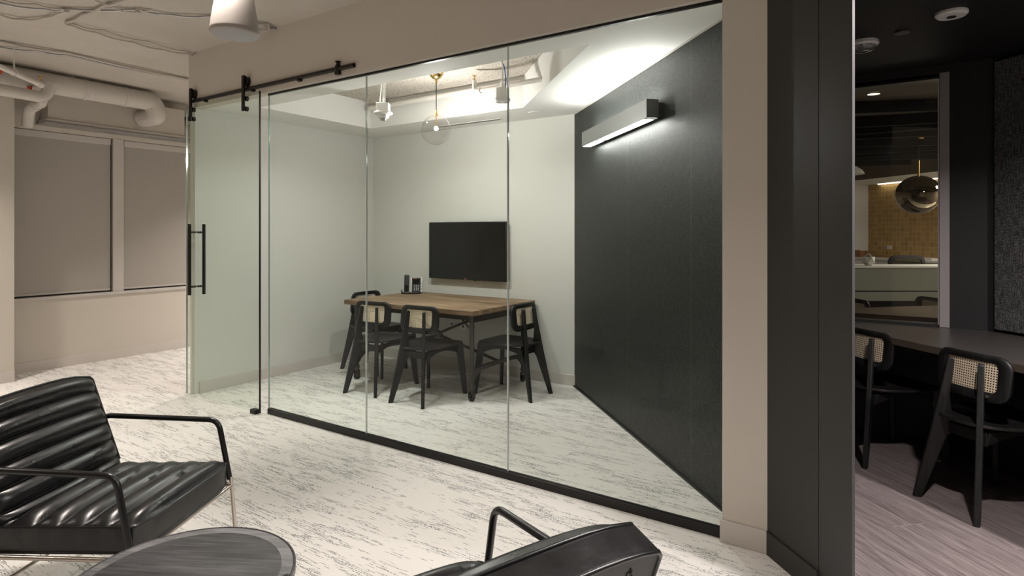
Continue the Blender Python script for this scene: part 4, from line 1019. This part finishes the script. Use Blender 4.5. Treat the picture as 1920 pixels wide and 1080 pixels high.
# ------------------------------------------------------------------ beyond the booth window
wt = thing('window_bar_table', 'dark walnut table just beyond the booth window', 'table', (0, 6.0, 0))
MB().prism([(-0.80, -0.48), (1.5, -0.40), (1.5, 1.6), (1.25, 1.6)], 0.715, 0.755).build('tabletop', 'walnut', wt, bevel=0.003)
MB().prism([(-0.60, -0.45), (1.4, -0.37), (1.4, -0.33), (-0.60, -0.41)], 0.50, 0.715).build('apron', 'walnut', wt)
for x, y in ((-0.5, -0.36), (1.3, -0.25), (1.3, 1.3)):
    box((x-0.03, y-0.03, 0), (x+0.03, y+0.03, 0.715)).build('leg', 'walnut', wt)
for loc, lab in (((-0.52, 6.30, 0), 'cane-back chair beyond the booth window behind the walnut table, left one'), ((0.10, 6.80, 0), 'cane-back chair beyond the booth window behind the walnut table, right one')):
    c = copy_tree(rc); c.location = loc; c.rotation_euler = (0, 0, math.radians(135)); c['label'] = lab
rd = thing('reception_desk', 'sage-grey reception desk with a white ledge seen through the booth window', 'desk', (-0.2, 8.3, 0), math.atan2(0.55, 0.83))
box((-1.5, 0.0, 0.985), (2.2, 0.42, 1.008)).build('ledge', 'desk_top', rd, bevel=0.003)
box((-1.5, 0.02, 0.72), (2.2, 0.06, 0.985)).build('upper_panel', 'desk_panel', rd)
box((-1.5, 0.03, 0.705), (2.2, 0.06, 0.72)).build('shadow_gap', 'black_metal', rd)
box((-1.5, 0.02, 0.60), (2.2, 0.06, 0.705)).build('lower_panel', 'desk_panel', rd)
box((-1.45, 0.20, 0.0), (2.15, 0.24, 0.60)).build('kick_panel', 'booth_dark', rd)
gs = thing('geometric_ornament', 'faceted pale ceramic ornament on the white ledge of the reception desk', 'ornament', (-0.43, 8.30, 1.010), 0.3)
import bmesh as _b
me = bpy.data.meshes.new('ornament_body'); bm = _b.new(); _b.ops.create_icosphere(bm, subdivisions=1, radius=0.075)
faces = [f for f in bm.faces if f.calc_center_median().z > 0.02][:3]
_b.ops.inset_individual(bm, faces=bm.faces[:], thickness=0.008, depth=0); _b.ops.delete(bm, geom=[f for f in bm.faces if f.calc_area() > 0.0012 and f.calc_center_median().z > 0.03][:3], context='FACES')
bm.to_mesh(me); bm.free(); me.materials.append(M['ceramic']); ob = bpy.data.objects.new('ornament_body', me); C.objects.link(ob); ob.parent = gs; ob.location = (0, 0, 0.066)
box((-0.035, -0.035, 0), (0.035, 0.035, 0.010)).build('foot', 'ceramic', gs, bevel=0.003)
oc = thing('office_chair', 'black mesh office chair behind the reception desk', 'office chair', (-0.05, 9.55, 0), math.radians(35))
O = rrect(-0.245, 0.62, 0.245, 1.10, 0.10, 8); I = rrect(-0.205, 0.66, 0.205, 1.055, 0.07, 8)
rows = [[(x*(1-t)+ix*t, 0.35*((x*(1-t)+ix*t))**2+d, z*(1-t)+iz*t) for t, d in ((0, 0.014), (1, 0.014), (1, -0.014), (0, -0.014))] for (x, z), (ix, iz) in zip(O, I)]
MB().quadgrid(rows, closed_u=True, closed_v=True).build('back_frame', 'plastic_black', oc, 50)
rows = [[(-0.21+0.42*i/10, 0.35*(-0.21+0.42*i/10)**2, 0.655+0.41*j/6) for i in range(11)] for j in range(7)]
MB().quadgrid(rows).build('back_mesh', glass('sheer_mesh', (0.30, 0.27, 0.22), 1.1, 0.2), oc, 50)
box((-0.24, 0.02, 0.45), (0.24, 0.48, 0.52)).build('seat', 'mesh_fabric', oc, bevel=0.03)
MB().tube([(0, 0.24, 0.08), (0, 0.24, 0.46)], 0.03, 14).build('gas_column', 'black_metal', oc, 40)
for k in range(5):
    a = 2*PI*k/5; f = MB().tube([(0, 0.24, 0.10), (0.28*math.cos(a), 0.24+0.28*math.sin(a), 0.065)], 0.018, 8).build('foot', 'plastic_black', oc, 40)
    MB().lathe([(0.028, -0.012), (0.028, 0.012)], n=14, axis='x').build('caster', 'plastic_black', f, 40, loc=(0.28*math.cos(a), 0.24+0.28*math.sin(a), 0.028))
# tile wall x+y=13.08 and neighbours
def seg_prism(s, x0, x1, th, z0, z1):
    a, b = sline(s, x0), sline(s, x1); t = th*S2
    return MB().prism([a, b, (b[0]+t, b[1]+t), (a[0]+t, a[1]+t)], z0, z1)
struct('wall_tiled', seg_prism(13.08, -0.72, 2.6, 0.1, 0, 2.9), 'tile', 'mustard tiled wall of the reception')
struct('wall_reception', MB().prism([(-0.72, 13.80), (-3.0, 11.5), (-3.1, 11.6), (-0.80, 13.9)], 0, 2.9), 'white')
struct('wall_reception', box((2.6, 5.0, 0), (2.7, 13, 2.9)), 'wall')
struct('wall_reception', box((-2.6, 5.0, 0), (-2.5, 12, 2.9)), 'wall')
struct('wall_reception', box((0.5, 4.98, 0), (2.6, 5.05, 2.9)), 'wall')
struct('ceiling', box((-2.6, 4.98, 2.60), (2.7, 14.5, 2.68)), 'black_ceiling')
sf = [sline(13.08, -1.6), sline(13.08, 2.6), (1.6, 10.0), (-2.5, 13.4)]
struct('ceiling', MB().prism([sline(13.2, -2.4), sline(11.6, -2.4-0.0), sline(11.6, 2.0), sline(13.08, 2.4)], 2.335, 2.60), 'white', 'white soffit in front of the tiled wall')
struct('trim_7', MB().prism([sline(11.6, -2.4), sline(11.58, -2.4), sline(11.58, 2.0), sline(11.6, 2.0)][::-1], 2.335, 2.60), 'black_ceiling')
sl = tag(seg_prism(12.96, -0.55, 2.2, 0.05, 2.320, 2.332).build('strip_light', 'recep_led'), 'glowing strip light along the top of the mustard tiled wall', 'strip light')
cd = thing('credenza', 'white storage credenza along the tiled wall', 'cabinet', (0, 12.5, 0))
def cden(x0, x1, s, th, z0, z1): 
    m = seg_prism(s, x0, x1, th, z0, z1); m.v = [(v[0], v[1]-12.5, v[2]) for v in m.v]; return m
cden(-0.95, 1.6, 12.35, 0.50, 0.90, 0.93).build('worktop', 'desk_top', cd, bevel=0.003)
cden(-0.95, 1.6, 12.42, 0.44, 0.0, 0.90).build('body', 'white', cd)
for i in range(6):
    x0 = -0.93+i*0.42
    d = cden(x0, x0+0.40, 12.395, 0.018, 0.08, 0.885).build('door', 'white', cd, bevel=0.002)
    cden(x0+0.18, x0+0.22, 12.375, 0.014, 0.80, 0.81).build('handle', 'black_metal', d)
bx = thing('wooden_box', 'brown wooden box with papers on the credenza in the corner by the white wall', 'box', (-0.86, 13.42, 0.93), -PI/4)
box((-0.14, -0.09, 0), (0.14, 0.09, 0.125)).build('crate', 'box_wood', bx, bevel=0.004)
box((-0.12, -0.07, 0.125), (0.12, 0.07, 0.140)).build('papers', 'plastic_white', bx)
o = thing('wall_outlet', 'white wall outlet on the mustard tiles', 'outlet', (-0.355, 13.425, 1.12), -PI/4)
box((-0.05, -0.012, -0.035), (0.05, 0.008, 0.035)).build('cover_plate', 'plastic_white', o, bevel=0.002)
box((-0.03, -0.014, -0.012), (0.03, -0.010, 0.012)).build('socket', 'plastic_grey', o)
pt = thing('paper_tray', 'flat white tray on the right of the credenza under the tiles', 'tray', (0.18, 12.50, 0.93), -PI/4)
box((-0.25, -0.12, 0.0), (0.25, 0.12, 0.035)).build('tray', 'plastic_white', pt, bevel=0.003)
# wavy ceiling ribbons
for k in range(9):
    yb_ = 6.5+k*0.62; pts_a = []; pts_b = []
    top = []
    for i in range(25):
        x = -2.3+4.7*i/24; y = yb_+0.22*x+0.16*math.sin(x*1.3+k*1.7)
        top.append((x, y))
    m = MB(); rows = [[(x, y, 2.6) for x, y in top], [(x, y, 2.49) for x, y in top], [(x, y+0.03, 2.49) for x, y in top], [(x, y+0.03, 2.6) for x, y in top]]
    m.quadgrid(rows, closed_u=True)
    tag(m.build('ceiling_ribbon', 'ribbon'), ('black wavy ribbon baffle on the dark reception ceiling, %s from the booth window' % ['first', 'second', 'third', 'fourth', 'fifth', 'sixth', 'seventh', 'eighth', 'ninth'][k]), 'ceiling baffle', 'wavy ribbons on the reception ceiling')
for x, y, lab in ((-0.275, 6.05, 'small recessed downlight on the dark ceiling nearest the booth window'), (-0.50, 8.25, 'small recessed downlight on the dark ceiling above the reception desk')):
    o = thing('recessed_downlight', lab, 'downlight', (x, y, 2.597), 0, 'downlights in the reception ceiling')
    MB().lathe([(0.05, 0.0), (0.05, -0.006), (0.062, -0.006), (0.062, 0.0)], n=24, caps=False).build('trim_ring', 'black_metal', o, 40)
    MB().lathe([(0.0, -0.002), (0.048, -0.002)], n=20).build('lens', 'can', o)
mp_ = thing('mirror_ball_pendant', 'smoked mirror ball pendant with brass canopy above the reception desk', 'pendant lamp', (0.067, 9.17, 1.878))
R_ = 0.255
MB().lathe([(R_*math.sin(a)+1e-5, -R_*0.94*math.cos(a)) for a in [PI*i/36 for i in range(37)]], n=56).build('mirror_ball', 'smoke', mp_, 60)
MB().tube([(0, 0, 0.24), (0, 0, 0.43)], 0.012, 12).build('neck_rod', 'brass', mp_, 40)
MB().tube([(0, 0, 0.43), (0, 0, 0.70)], 0.003, 8).build('cord', 'black_metal', mp_, 40)
MB().lathe([(0.012, 0.645), (0.06, 0.665), (0.085, 0.70), (0.085, 0.715)], n=28).build('canopy', 'brass', mp_, 40)
wp = thing('white_dome_pendant', 'white dome lamp shade cut by the jamb, beyond the booth window', 'pendant lamp', (-0.60, 7.46, 2.03))
MB().lathe([(0.18, 0.0), (0.16, 0.04), (0.10, 0.085), (0.03, 0.11), (0.02, 0.14)], n=36).build('shade', 'plastic_white', wp, 50)
MB().tube([(0, 0, 0.13), (0, 0, 0.57)], 0.004, 8).build('cord', 'black_metal', wp, 40)
